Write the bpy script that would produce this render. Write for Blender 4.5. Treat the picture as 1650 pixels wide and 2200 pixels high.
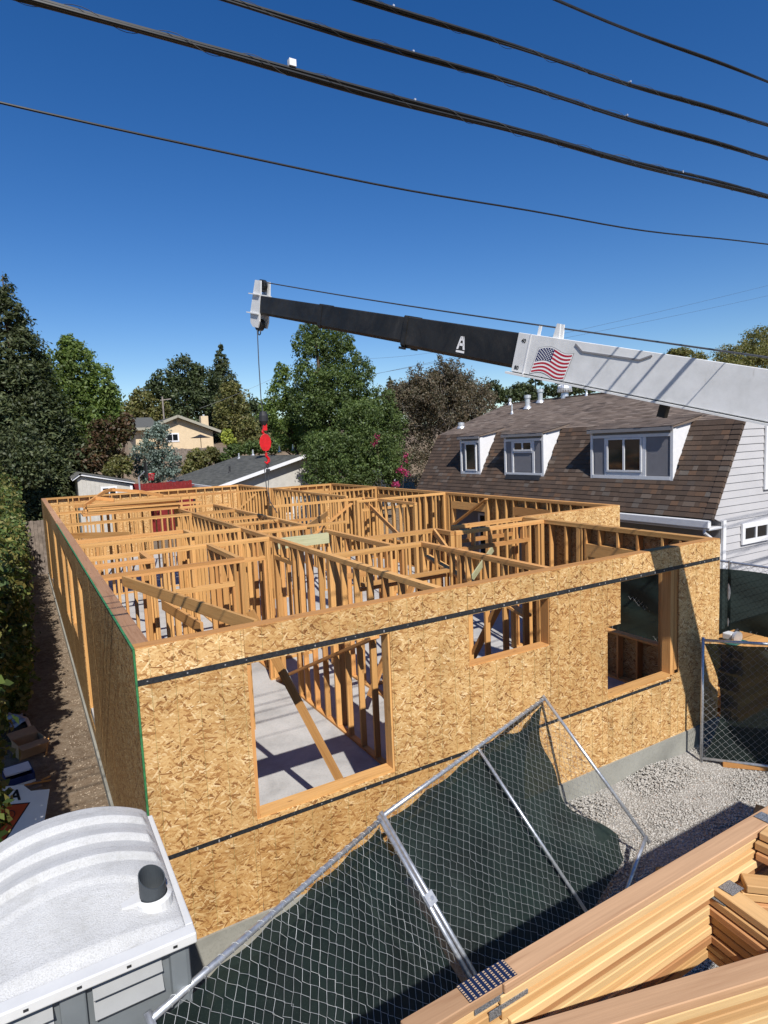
import bpy, math, random
import numpy as np
from mathutils import Vector, Matrix, Quaternion

for o in list(bpy.data.objects):
    bpy.data.objects.remove(o)
scene = bpy.context.scene
COL = scene.collection
random.seed(7)
RNG = np.random.default_rng(11)
R = math.radians

# ------------------------------------------------------------------ camera
CAM = Vector((-0.7167, -5.5877, 4.5001))
FPX = 1342.73
ROT = np.array([[0.8620877, -0.5050121, -0.0420429],
                [0.0910934, 0.0728191, 0.9931764],
                [0.4985046, 0.8600350, -0.1087797]])
cd = bpy.data.cameras.new('camera')
cd.sensor_fit = 'VERTICAL'
cd.sensor_height = 36.0
cd.lens = FPX / 2200.0 * 36.0
cd.clip_start = 0.05
cd.clip_end = 3000.0
cam = bpy.data.objects.new('camera', cd)
COL.objects.link(cam)
m = Matrix(((ROT[0][0], ROT[1][0], -ROT[2][0], CAM.x),
            (ROT[0][1], ROT[1][1], -ROT[2][1], CAM.y),
            (ROT[0][2], ROT[1][2], -ROT[2][2], CAM.z),
            (0, 0, 0, 1)))
cam.matrix_world = m
scene.camera = cam
scene.render.resolution_x = 768
scene.render.resolution_y = 1024

# ------------------------------------------------------------------ sky, sun, exposure
SUN_EL = R(46.0)
SUN_AZ = math.atan2(-0.222, -0.975)          # direction towards the sun, from +Y clockwise
world = bpy.data.worlds.new('World')
scene.world = world
world.use_nodes = True
wn = world.node_tree
wn.nodes.clear()
wo = wn.nodes.new('ShaderNodeOutputWorld')
wb = wn.nodes.new('ShaderNodeBackground')
sk = wn.nodes.new('ShaderNodeTexSky')
sk.sky_type = 'NISHITA'
sk.sun_disc = False
sk.sun_elevation = SUN_EL
sk.sun_rotation = SUN_AZ % (2 * math.pi)
sk.altitude = 300
sk.air_density = 1.0
sk.dust_density = 0.0
sk.ozone_density = 2.5
wb.inputs['Strength'].default_value = 0.088
hs = wn.nodes.new('ShaderNodeHueSaturation')
hs.inputs['Saturation'].default_value = 1.36
hs.inputs['Hue'].default_value = 0.511
hs.inputs['Value'].default_value = 1.0
wn.links.new(sk.outputs[0], hs.inputs['Color'])
wn.links.new(hs.outputs[0], wb.inputs[0])
wn.links.new(wb.outputs[0], wo.inputs[0])
sd = bpy.data.lights.new('sun', 'SUN')
sd.energy = 5.0
sd.angle = R(0.5)
sd.color = (1.0, 0.96, 0.90)
sun = bpy.data.objects.new('sun', sd)
COL.objects.link(sun)
LD = Vector((0.222 * math.cos(SUN_EL), 0.975 * math.cos(SUN_EL), -math.sin(SUN_EL))).normalized()
sun.rotation_euler = LD.to_track_quat('-Z', 'Y').to_euler()
sun.location = (-5, -20, 25)
vs = scene.view_settings
vs.view_transform = 'Standard'
vs.look = 'None'
vs.exposure = 0.35
vs.gamma = 1.0
vs.use_curve_mapping = False

# ------------------------------------------------------------------ helpers
def at(px, py, Y):
    """world point of a photograph position at a known depth Y (survey of the background)"""
    d = ROT.T @ np.array([(px - 825) / FPX, -(py - 1100) / FPX, 1.0])
    t = (Y - CAM.y) / d[1]
    return Vector((CAM.x + d[0] * t, Y, CAM.z + d[2] * t))

def link(o, parent=None):
    COL.objects.link(o)
    if parent is not None:
        o.parent = parent
    return o

def tag(o, label=None, cat=None, group=None, kind=None):
    if label: o['label'] = label
    if cat: o['category'] = cat
    if group: o['group'] = group
    if kind: o['kind'] = kind
    return o

def empty(name, loc, label, cat, group=None):
    o = bpy.data.objects.new(name, None)
    o.empty_display_size = 0.2
    o.location = loc
    link(o)
    return tag(o, label, cat, group)

def settle(o, parent):
    """parent an object given in world coordinates to an Empty that is only translated / rotated"""
    o.parent = parent
    if parent is not None:
        o.matrix_parent_inverse = parent_world(parent).inverted()

_pw = {}
def parent_world(p):
    if p.name in _pw: return _pw[p.name]
    M = Matrix.LocRotScale(p.location, p.rotation_euler if p.rotation_mode != 'QUATERNION' else p.rotation_quaternion, p.scale)
    if p.parent: M = parent_world(p.parent) @ p.matrix_parent_inverse @ M
    _pw[p.name] = M
    return M

def np_mesh(name, verts, faces):
    """fast mesh; faces an (N,3) or (N,4) array"""
    verts = np.asarray(verts, dtype=np.float32).reshape(-1, 3)
    faces = np.asarray(faces, dtype=np.int32)
    me = bpy.data.meshes.new(name)
    n, k = faces.shape
    me.vertices.add(len(verts)); me.vertices.foreach_set('co', verts.ravel())
    me.loops.add(n * k); me.loops.foreach_set('vertex_index', faces.ravel())
    me.polygons.add(n)
    me.polygons.foreach_set('loop_start', np.arange(0, n * k, k, dtype=np.int32))
    me.polygons.foreach_set('loop_total', np.full(n, k, dtype=np.int32))
    me.update(calc_edges=True)
    return me

class MB:
    """collects shapes for one mesh"""
    def __init__(s): s.v = []; s.f = []
    def add(s, v, f):
        b = len(s.v); s.v += [tuple(p) for p in v]; s.f += [tuple(i + b for i in q) for q in f]; return s
    def box(s, x0, x1, y0, y1, z0, z1):
        v = [(x0, y0, z0), (x1, y0, z0), (x1, y1, z0), (x0, y1, z0), (x0, y0, z1), (x1, y0, z1), (x1, y1, z1), (x0, y1, z1)]
        return s.add(v, [(0, 3, 2, 1), (4, 5, 6, 7), (0, 1, 5, 4), (1, 2, 6, 5), (2, 3, 7, 6), (3, 0, 4, 7)])
    def beam(s, p, q, w, h, up=(0, 0, 1)):
        p = Vector(p); q = Vector(q); d = (q - p).normalized(); a = d.cross(Vector(up))
        if a.length < 1e-4: a = Vector((1, 0, 0))
        a.normalize(); b = a.cross(d); v = []
        for c in (p, q):
            for i, j in ((-1, -1), (1, -1), (1, 1), (-1, 1)): v.append(c + a * (w / 2 * i) + b * (h / 2 * j))
        return s.add(v, [(0, 1, 2, 3), (7, 6, 5, 4), (0, 4, 5, 1), (1, 5, 6, 2), (2, 6, 7, 3), (3, 7, 4, 0)])
    def tube(s, pts, r, n=8, cap=True):
        pts = [Vector(p) for p in pts]; rs = r if isinstance(r, (list, tuple)) else [r] * len(pts)
        base = len(s.v); prev = None
        for i, p in enumerate(pts):
            d = (pts[min(i + 1, len(pts) - 1)] - pts[max(i - 1, 0)]).normalized()
            a = d.orthogonal().normalized() if prev is None else (prev - d * prev.dot(d)).normalized()
            prev = a; b = d.cross(a)
            for k in range(n):
                t = 2 * math.pi * k / n
                s.v.append(tuple(p + (a * math.cos(t) + b * math.sin(t)) * rs[i]))
        for i in range(len(pts) - 1):
            for k in range(n):
                s.f.append((base + i * n + k, base + i * n + (k + 1) % n, base + (i + 1) * n + (k + 1) % n, base + (i + 1) * n + k))
        if cap:
            s.f.append(tuple(base + k for k in reversed(range(n))))
            s.f.append(tuple(base + (len(pts) - 1) * n + k for k in range(n)))
        return s
    def lathe(s, prof, c, n=24):
        base = len(s.v)
        for (r, z) in prof:
            for k in range(n):
                t = 2 * math.pi * k / n
                s.v.append((c[0] + r * math.cos(t), c[1] + r * math.sin(t), c[2] + z))
        for i in range(len(prof) - 1):
            for k in range(n):
                s.f.append((base + i * n + k, base + i * n + (k + 1) % n, base + (i + 1) * n + (k + 1) % n, base + (i + 1) * n + k))
        return s
    def prism(s, poly, ext):
        n = len(poly); e = Vector(ext)
        s.add(list(poly) + [Vector(p) + e for p in poly],
              [tuple(range(n))[::-1], tuple(range(n, 2 * n))] + [(i, (i + 1) % n, n + (i + 1) % n, n + i) for i in range(n)])
        return s
    def mesh(s, name):
        me = bpy.data.meshes.new(name); me.from_pydata(s.v, [], s.f); me.update(); return me
    def obj(s, name, mat, parent=None, smooth=False, bevel=0):
        me = s.mesh(name); me.materials.append(mat)
        o = bpy.data.objects.new(name, me); link(o)
        if parent is not None: settle(o, parent)
        if smooth:
            for p in me.polygons: p.use_smooth = True
        if bevel:
            b = o.modifiers.new('bevel', 'BEVEL'); b.width = bevel; b.segments = 2; b.limit_method = 'ANGLE'
        return o

_boxes = {}
def box_obj(name, c, dims, mat, parent=None, rot=None):
    """a box as an object at its own centre; alike boxes share mesh data"""
    key = (round(dims[0], 3), round(dims[1], 3), round(dims[2], 3), mat.name)
    if key not in _boxes:
        a, b, d = dims[0] / 2, dims[1] / 2, dims[2] / 2
        me = MB().box(-a, a, -b, b, -d, d).mesh(name); me.materials.append(mat); _boxes[key] = me
    o = bpy.data.objects.new(name, _boxes[key])
    o.location = c
    if rot is not None: o.rotation_euler = rot
    link(o)
    if parent is not None: settle(o, parent)
    return o

def board(name, p, q, w, h, mat, parent=None, up=(0, 0, 1)):
    """a straight piece of timber from p to q with its length on local X"""
    p = Vector(p); q = Vector(q); d = q - p; L = d.length; d.normalize()
    a = Vector(up).cross(d)
    if a.length < 1e-4: a = Vector((0, 1, 0))
    a.normalize(); b = d.cross(a)
    me = MB().box(-L / 2, L / 2, -w / 2, w / 2, -h / 2, h / 2).mesh(name); me.materials.append(mat)
    o = bpy.data.objects.new(name, me)
    o.matrix_world = Matrix.Translation((p + q) / 2) @ Matrix((d, a, b)).transposed().to_4x4()
    link(o)
    if parent is not None: settle(o, parent)
    return o

# ------------------------------------------------------------------ materials
class NT:
    def __init__(s, name):
        s.m = bpy.data.materials.new(name); s.m.use_nodes = True; s.t = s.m.node_tree; s.t.nodes.clear()
        s.out = s.n('ShaderNodeOutputMaterial')
    def n(s, typ, **kw):
        nd = s.t.nodes.new(typ)
        for k, v in kw.items(): setattr(nd, k, v)
        return nd
    def l(s, a, b): s.t.links.new(a, b)
    def val(s, sock, v):
        if hasattr(v, 'is_output'): s.l(v, sock)
        else: sock.default_value = v
    def coord(s, which='Object', scale=(1, 1, 1), rot=(0, 0, 0), rnd=True):
        tc = s.n('ShaderNodeTexCoord'); mp = s.n('ShaderNodeMapping')
        mp.inputs['Scale'].default_value = scale; mp.inputs['Rotation'].default_value = rot
        src = tc.outputs[which]
        if rnd:
            oi = s.n('ShaderNodeObjectInfo'); ad = s.n('ShaderNodeVectorMath', operation='ADD')
            mu = s.n('ShaderNodeMath', operation='MULTIPLY'); s.l(oi.outputs['Random'], mu.inputs[0]); mu.inputs[1].default_value = 37.0
            s.l(src, ad.inputs[0]); s.l(mu.outputs[0], ad.inputs[1]); src = ad.outputs[0]
        s.l(src, mp.inputs['Vector'])
        return mp.outputs[0]
    def noise(s, vec, scale=5, detail=4, rough=0.5, dist=0.0):
        n = s.n('ShaderNodeTexNoise'); n.inputs['Scale'].default_value = scale; n.inputs['Detail'].default_value = detail
        n.inputs['Roughness'].default_value = rough; n.inputs['Distortion'].default_value = dist
        if vec is not None: s.l(vec, n.inputs['Vector'])
        return n.outputs['Fac']
    def ramp(s, fac, stops):
        r = s.n('ShaderNodeValToRGB'); e = r.color_ramp.elements
        while len(e) > 1: e.remove(e[-1])
        e[0].position = stops[0][0]; e[0].color = (*stops[0][1], 1)
        for p, c in stops[1:]:
            x = e.new(p); x.color = (*c, 1)
        s.val(r.inputs[0], fac); return r.outputs[0]
    def mix(s, fac, a, b, typ='MIX'):
        x = s.n('ShaderNodeMix', data_type='RGBA', blend_type=typ)
        s.val(x.inputs[0], fac)
        for sock, v in ((x.inputs[6], a), (x.inputs[7], b)):
            s.val(sock, v if hasattr(v, 'is_output') else (*v, 1))
        return x.outputs[2]
    def math(s, op, a, b=0.0, c=None):
        x = s.n('ShaderNodeMath', operation=op); s.val(x.inputs[0], a); s.val(x.inputs[1], b)
        if c is not None: s.val(x.inputs[2], c)
        return x.outputs[0]
    def rand(s): return s.n('ShaderNodeObjectInfo').outputs['Random']
    def island(s): return s.n('ShaderNodeNewGeometry').outputs['Random Per Island']
    def bump(s, h, strength=0.3, dist=0.01):
        b = s.n('ShaderNodeBump'); b.inputs['Strength'].default_value = strength; b.inputs['Distance'].default_value = dist
        s.l(h, b.inputs['Height']); return b.outputs[0]
    def pbr(s, color, rough=0.6, metal=0.0, normal=None, spec=0.4, extra=None):
        p = s.n('ShaderNodeBsdfPrincipled')
        s.val(p.inputs['Base Color'], color if hasattr(color, 'is_output') else (*color, 1))
        s.val(p.inputs['Roughness'], rough); s.val(p.inputs['Metallic'], metal)
        p.inputs['Specular IOR Level'].default_value = spec
        if normal is not None: s.l(normal, p.inputs['Normal'])
        for k, v in (extra or {}).items(): p.inputs[k].default_value = v
        s.l(p.outputs[0], s.out.inputs['Surface']); s.p = p
        return s.m

def mat_plain(name, col, rough=0.6, metal=0.0, var=0.12, scale=6.0, spec=0.4, bump=0.0):
    t = NT(name); v = t.coord()
    n = t.noise(v, scale, 5, 0.6)
    lo = tuple(c * (1 - var) for c in col); hi = tuple(min(1, c * (1 + var)) for c in col)
    c = t.ramp(n, [(0.3, lo), (0.7, hi)])
    nb = t.bump(t.noise(v, scale * 12, 3), bump, 0.01) if bump else None
    return t.pbr(c, rough, metal, nb, spec)

def mat_wood(name, axis, light=(0.635, 0.352, 0.126), dark=(0.43, 0.205, 0.063), red=(0.47, 0.19, 0.06), redmix=0.75, rough=0.7, streak=0.22):
    t = NT(name)
    sc = [26.0, 26.0, 26.0]; sc[axis] = 1.1
    v = t.coord('Object', tuple(sc))
    g = t.noise(v, 1.0, 5, 0.62, 0.9)
    sc2 = [150.0, 150.0, 150.0]; sc2[axis] = 4.0
    g2 = t.noise(t.coord('Object', tuple(sc2)), 1.0, 2, 0.5)
    c = t.ramp(g, [(0.30, dark), (0.46, tuple(l * 0.9 for l in light)), (0.62, light), (0.75, tuple(l * 0.82 for l in light))])
    r = t.rand()
    c = t.mix(t.ramp(r, [(0.35, (0, 0, 0)), (1.0, (redmix,) * 3)]), c, t.mix(0.35, red, c))
    r2 = t.math('FRACT', t.math('MULTIPLY', r, 17.3))
    c = t.mix(1.0, c, t.ramp(r2, [(0.0, (0.70, 0.68, 0.65)), (0.5, (0.95, 0.94, 0.92)), (1.0, (1.10, 1.10, 1.10))]), 'MULTIPLY')
    kn = t.n('ShaderNodeTexVoronoi'); ks = [9.0, 9.0, 9.0]; ks[axis] = 2.6
    t.l(t.coord('Object', tuple(ks)), kn.inputs['Vector']); kn.inputs['Scale'].default_value = 1.0
    kf = t.ramp(kn.outputs['Distance'], [(0.04, (0.8,) * 3), (0.11, (0.0,) * 3)])
    c = t.mix(kf, c, (0.17, 0.07, 0.025))
    c = t.mix(t.ramp(g2, [(0.35, (streak,) * 3), (0.6, (0, 0, 0))]), c, tuple(d * 0.7 for d in dark))
    return t.pbr(c, rough, 0, t.bump(g2, 0.25, 0.002), 0.25)

def mat_osb(name, length_axis=0, tone=1.0):
    """stacked random strands: several anisotropic cell layers, the topmost strand wins"""
    t = NT(name)
    cur = None; curh = None
    r = t.rand()
    for i, (ang, sc) in enumerate([(8, 1.0), (-24, 1.15), (36, 0.95), (-46, 1.1), (62, 1.25), (-8, 1.3), (21, 1.2)]):
        tc = t.n('ShaderNodeTexCoord'); sep = t.n('ShaderNodeSeparateXYZ'); t.l(tc.outputs['Object'], sep.inputs[0])
        cmb = t.n('ShaderNodeCombineXYZ')
        t.l(sep.outputs[length_axis], cmb.inputs[0]); t.l(sep.outputs[2], cmb.inputs[1])
        t.l(t.math('MULTIPLY', r, 31.0 + i), cmb.inputs[2])
        wob = cmb
        mp = t.n('ShaderNodeMapping'); mp.vector_type = 'POINT'
        mp0 = t.n('ShaderNodeMapping'); mp0.inputs['Rotation'].default_value = (0, 0, R(ang)); t.l(wob.outputs[0], mp0.inputs['Vector'])
        mp.inputs['Scale'].default_value = (10.4 * sc, 55.0 * sc, 1.0); mp.inputs['Location'].default_value = (i * 7.7, i * 3.1, 0)
        t.l(mp0.outputs[0], mp.inputs['Vector'])
        vo = t.n('ShaderNodeTexVoronoi'); vo.voronoi_dimensions = '2D'; vo.inputs['Scale'].default_value = 1.0; vo.inputs['Randomness'].default_value = 0.9
        t.l(mp.outputs[0], vo.inputs['Vector'])
        s3 = t.n('ShaderNodeSeparateColor'); t.l(vo.outputs['Color'], s3.inputs[0])
        h = s3.outputs[0]; tone_ = s3.outputs[1]
        edge = t.math('MULTIPLY', vo.outputs['Distance'], 0.35)
        h = t.math('SUBTRACT', h, edge)
        if cur is None: cur, curh = tone_, h
        else:
            g = t.math('GREATER_THAN', h, curh)
            mx = t.n('ShaderNodeMix', data_type='FLOAT'); t.l(g, mx.inputs[0]); t.l(cur, mx.inputs[2]); t.l(tone_, mx.inputs[3]); cur = mx.outputs[0]
            curh = t.math('MAXIMUM', h, curh)
    c = t.ramp(cur, [(0.0, (0.17, 0.072, 0.022)), (0.13, (0.33, 0.162, 0.054)), (0.33, (0.49, 0.285, 0.105)), (0.68, (0.59, 0.38, 0.162)), (0.88, (0.66, 0.46, 0.215)), (1.0, (0.77, 0.59, 0.34))])
    grain = t.noise(t.coord('Object', (60, 60, 60)), 1.0, 3)
    c = t.mix(t.ramp(grain, [(0.3, (0.35,) * 3), (0.6, (0, 0, 0))]), c, (0.36, 0.17, 0.06))
    big = t.noise(t.coord('Object', (2.6, 2.6, 1.6)), 1.0, 5, 0.62)
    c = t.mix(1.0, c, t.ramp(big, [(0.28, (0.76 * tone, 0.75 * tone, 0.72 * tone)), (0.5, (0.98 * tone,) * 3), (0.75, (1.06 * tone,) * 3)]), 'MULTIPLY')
    r3 = t.math('FRACT', t.math('MULTIPLY', r, 7.7))
    c = t.mix(1.0, c, t.ramp(r3, [(0.0, (0.84, 0.78, 0.70)), (0.5, (0.97, 0.95, 0.92)), (1.0, (1.08, 1.07, 1.06))]), 'MULTIPLY')
    return t.pbr(c, 0.62, 0, t.bump(curh, 0.9 if length_axis else 0.5, 0.010 if length_axis else 0.004), 0.3)

def mat_leaf(name, cols, trans=0.35, var=0.35):
    t = NT(name)
    i = t.island()
    st = [(k / max(1, len(cols) - 1), c) for k, c in enumerate(cols)]
    c = t.ramp(i, st)
    big = t.noise(t.coord('Object', (0.9, 0.9, 0.9), rnd=True), 1.0, 3)
    c = t.mix(1.0, c, t.ramp(big, [(0.32, (1 - var,) * 3), (0.68, (1 + var,) * 3)]), 'MULTIPLY')
    p = t.n('ShaderNodeBsdfPrincipled'); t.l(c, p.inputs['Base Color']); p.inputs['Roughness'].default_value = 0.55; p.inputs['Specular IOR Level'].default_value = 0.35
    tr = t.n('ShaderNodeBsdfTranslucent'); t.l(t.mix(1.0, c, (1.25, 1.3, 0.55), 'MULTIPLY'), tr.inputs[0])
    ms = t.n('ShaderNodeMixShader'); ms.inputs[0].default_value = trans
    t.l(p.outputs[0], ms.inputs[1]); t.l(tr.outputs[0], ms.inputs[2]); t.l(ms.outputs[0], t.out.inputs['Surface'])
    return t.m

def mat_shingle(name, stops):
    t = NT(name)
    a = t.math('ADD', t.rand(), t.island()); a = t.math('FRACT', a)
    c = t.ramp(a, stops)
    n = t.noise(t.coord('Object', (90, 90, 90)), 1.0, 3, 0.7)
    c = t.mix(1.0, c, t.ramp(n, [(0.3, (0.7,) * 3), (0.7, (1.25,) * 3)]), 'MULTIPLY')
    return t.pbr(c, 0.9, 0, t.bump(n, 0.4, 0.003), 0.15)

def mat_ground(name):
    t = NT(name); v = t.coord('Object', (1, 1, 1), rnd=False)
    a = t.noise(v, 0.9, 6, 0.65); b = t.noise(v, 9.0, 5, 0.7); d = t.noise(v, 70.0, 3, 0.6)
    c = t.ramp(a, [(0.3, (0.105, 0.072, 0.047)), (0.55, (0.185, 0.135, 0.092)), (0.75, (0.25, 0.195, 0.138))])
    c = t.mix(t.ramp(b, [(0.4, (0, 0, 0)), (0.62, (0.6,) * 3)]), c, (0.29, 0.235, 0.175))
    c = t.mix(t.ramp(d, [(0.35, (0.6,) * 3), (0.55, (0, 0, 0))]), c, (0.10, 0.07, 0.045))
    return t.pbr(c, 0.95, 0, t.bump(t.math('ADD', b, t.math('MULTIPLY', d, 0.4)), 0.9, 0.03), 0.1)

def mat_concrete(name, col=(0.265, 0.26, 0.228)):
    t = NT(name); v = t.coord('Object', (1, 1, 1), rnd=False)
    a = t.noise(v, 1.3, 7, 0.65, 0.4); b = t.noise(v, 40.0, 4, 0.6)
    c = t.ramp(a, [(0.28, tuple(x * 0.68 for x in col)), (0.5, col), (0.72, tuple(x * 1.18 for x in col))])
    c = t.mix(t.ramp(b, [(0.3, (0.35,) * 3), (0.5, (0, 0, 0))]), c, tuple(x * 0.6 for x in col))
    return t.pbr(c, 0.85, 0, t.bump(b, 0.25, 0.004), 0.2)

M = {}
M['wx'] = mat_wood('timber_x', 0); M['wy'] = mat_wood('timber_y', 1); M['wz'] = mat_wood('timber_z', 2)
M['plate_y'] = mat_wood('weathered_plate', 1, (0.45, 0.255, 0.145), (0.30, 0.15, 0.078), (0.40, 0.20, 0.105), 0.5)
M['truss'] = mat_wood('truss_timber_honey', 0, (0.64, 0.40, 0.18), (0.53, 0.30, 0.12), (0.48, 0.245, 0.10), 0.5, streak=.12)
M['truss_red'] = mat_wood('truss_timber_red', 0, (0.53, 0.28, 0.125), (0.42, 0.20, 0.082), (0.42, 0.19, 0.08), 0.5, streak=.12)
M['truss_pale'] = mat_wood('truss_timber_pale', 0, (0.69, 0.475, 0.235), (0.59, 0.37, 0.16), (0.55, 0.32, 0.14), 0.3, streak=.10)
M['truss_top'] = mat_wood('truss_timber_weathered', 0, (0.57, 0.35, 0.20), (0.40, 0.22, 0.118), (0.48, 0.275, 0.15), 0.3, streak=.18)
M['treated'] = mat_wood('treated_timber', 0, (0.45, 0.44, 0.27), (0.33, 0.34, 0.19), (0.4, 0.4, 0.25), 0.1)
M['osbx'] = mat_osb('strand_board_x', 0); M['osby'] = mat_osb('strand_board_y_shaded', 1, 0.66)  # side wall boards darkened in colour, standing in for their grazing light
M['concrete'] = mat_concrete('concrete'); M['slab'] = mat_concrete('slab_concrete', (0.40, 0.39, 0.375))
M['ground'] = mat_ground('dirt')
M['galv'] = mat_plain('galvanised_steel', (0.50, 0.52, 0.55), 0.38, 0.75, 0.25, 30)
M['wire'] = mat_plain('fence_wire', (0.42, 0.43, 0.43), 0.55, 0.35, 0.2, 30)
def mat_black():
    t = NT('worn_black_paint'); v = t.coord()
    a = t.noise(v, 1.6, 7, 0.7, 0.6); b = t.noise(v, 9.0, 6, 0.75)
    c = t.ramp(a, [(0.42, (0.0085, 0.0085, 0.009)), (0.62, (0.022, 0.021, 0.020)), (0.78, (0.060, 0.055, 0.050))])
    c = t.mix(t.ramp(b, [(0.60, (0, 0, 0)), (0.75, (0.55,) * 3)]), c, (0.055, 0.048, 0.042))
    return t.pbr(c, t.ramp(b, [(0.3, (0.38,) * 3), (0.7, (0.7,) * 3)]), 0, t.bump(b, 0.06, 0.01), 0.4)
M['black'] = mat_black()
M['cable'] = mat_plain('black_cable', (0.012, 0.013, 0.014), 0.5, 0, 0.3, 20)
M['rope'] = mat_plain('wire_rope', (0.07, 0.075, 0.085), 0.5, 0.4, 0.2, 60)
def mat_white():
    t = NT('white_paint'); v = t.coord()
    a = t.noise(v, 3.0, 6, 0.7); b = t.noise(t.coord('Object', (14, 14, 3)), 1.0, 4, 0.7)
    c = t.ramp(a, [(0.3, (0.56, 0.56, 0.55)), (0.6, (0.68, 0.68, 0.675))])
    c = t.mix(t.ramp(b, [(0.66, (0, 0, 0)), (0.74, (0.35,) * 3)]), c, (0.33, 0.30, 0.27))
    return t.pbr(c, 0.45, 0, t.bump(a, 0.05, 0.01), 0.4)
M['white'] = mat_white()
M['trim'] = mat_plain('white_trim', (0.66, 0.66, 0.67), 0.5, 0, 0.05, 8)
M['red'] = mat_plain('red_paint', (0.50, 0.008, 0.012), 0.35, 0, 0.2, 12, 0.5)
M['flag_red'] = mat_plain('flag_red', (0.42, 0.012, 0.03), 0.5, 0, 0.1); M['flag_blue'] = mat_plain('flag_blue', (0.012, 0.016, 0.085), 0.5, 0, 0.1)
M['flag_white'] = mat_plain('flag_white', (0.80, 0.79, 0.78), 0.5, 0, 0.04)
M['ink'] = mat_plain('black_ink', (0.015, 0.015, 0.015), 0.6, 0, 0.2)
M['orange'] = mat_plain('orange_print', (0.52, 0.075, 0.015), 0.55, 0, 0.15)
M['strap'] = mat_plain('black_strap', (0.02, 0.021, 0.023), 0.5, 0, 0.5, 40)
M['lash'] = mat_plain('dull_lashing_wire', (0.06, 0.062, 0.065), 0.8, 0, 0.2)
M['nail'] = mat_plain('nail_head', (0.55, 0.55, 0.55), 0.4, 0.6)
M['green_edge'] = mat_plain('green_edge_paint', (0.035, 0.16, 0.055), 0.6, 0, 0.35, 18)
M['glass'] = mat_plain('dark_glass', (0.012, 0.014, 0.016), 0.06, 0, 0.2, 1, 0.7)
M['grey_panel'] = mat_plain('grey_panel', (0.20, 0.195, 0.205), 0.7, 0, 0.06, 5)
M['siding'] = mat_plain('white_siding', (0.43, 0.42, 0.425), 0.6, 0, 0.05, 1.5)
M['dark_siding'] = mat_plain('grey_siding', (0.22, 0.215, 0.22), 0.7, 0, 0.06, 2)
M['lead'] = mat_plain('black_flashing', (0.02, 0.02, 0.022), 0.6, 0, 0.3)
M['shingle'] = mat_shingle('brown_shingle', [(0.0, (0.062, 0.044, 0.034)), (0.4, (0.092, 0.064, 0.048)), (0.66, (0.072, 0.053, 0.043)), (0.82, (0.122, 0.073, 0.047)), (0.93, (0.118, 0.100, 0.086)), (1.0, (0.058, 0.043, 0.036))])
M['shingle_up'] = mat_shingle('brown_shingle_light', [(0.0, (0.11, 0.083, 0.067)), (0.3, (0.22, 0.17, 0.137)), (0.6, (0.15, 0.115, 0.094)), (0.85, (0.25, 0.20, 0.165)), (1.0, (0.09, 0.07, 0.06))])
M['shingle_grey'] = mat_shingle('grey_shingle', [(0.0, (0.07, 0.072, 0.068)), (0.5, (0.125, 0.125, 0.115)), (1.0, (0.085, 0.086, 0.08))])
M['plastic_white'] = None
def mat_potty():
    t = NT('textured_white_plastic'); v = t.coord('Object', (1, 1, 1))
    b = t.noise(v, 130.0, 3, 0.7); a = t.noise(v, 4.0, 6, 0.7)
    c = t.ramp(a, [(0.3, (0.42, 0.42, 0.415)), (0.6, (0.52, 0.52, 0.515))])
    c = t.mix(t.ramp(b, [(0.38, (0.55,) * 3), (0.52, (0, 0, 0))]), c, (0.34, 0.335, 0.32))
    gr = t.noise(t.coord('Object', (3, 9, 3)), 1.0, 6, 0.75, 1.2)
    c = t.mix(t.ramp(gr, [(0.52, (0, 0, 0)), (0.72, (0.45,) * 3)]), c, (0.27, 0.26, 0.235))
    return t.pbr(c, 0.5, 0, t.bump(b, 0.8, 0.008), 0.35)
M['plastic_white'] = mat_potty()
M['plastic_trim'] = mat_plain('smooth_white_plastic', (0.56, 0.56, 0.55), 0.4, 0, 0.06, 5)
M['plastic_grey'] = mat_plain('grey_plastic', (0.135, 0.150, 0.158), 0.5, 0, 0.12, 4)
M['plastic_louvre'] = mat_plain('pale_louvre_plastic', (0.20, 0.205, 0.205), 0.5, 0, 0.1, 5)
M['pipe_grey'] = mat_plain('dark_grey_pipe', (0.045, 0.052, 0.058), 0.5, 0, 0.15, 8)
def mat_screen():
    t = NT('dark_green_windscreen'); v = t.coord('Object', (1, 1, 1))
    n = t.noise(v, 2.2, 5, 0.6); f = t.noise(v, 160.0, 2)
    c = t.ramp(n, [(0.3, (0.0035, 0.0065, 0.006)), (0.7, (0.007, 0.016, 0.0135))])
    c = t.mix(t.ramp(f, [(0.62, (0, 0, 0)), (0.72, (0.5,) * 3)]), c, (0.055, 0.07, 0.065))
    p = t.n('ShaderNodeBsdfPrincipled'); t.l(c, p.inputs['Base Color']); p.inputs['Roughness'].default_value = 0.7; p.inputs['Specular IOR Level'].default_value = 0.25
    tr = t.n('ShaderNodeBsdfTransparent'); tr.inputs[0].default_value = (0.75, 1.0, 0.92, 1)
    ms = t.n('ShaderNodeMixShader'); ms.inputs[0].default_value = 0.04
    t.l(p.outputs[0], ms.inputs[1]); t.l(tr.outputs[0], ms.inputs[2]); t.l(ms.outputs[0], t.out.inputs['Surface'])
    return t.m
M['screen'] = mat_screen()
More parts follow.
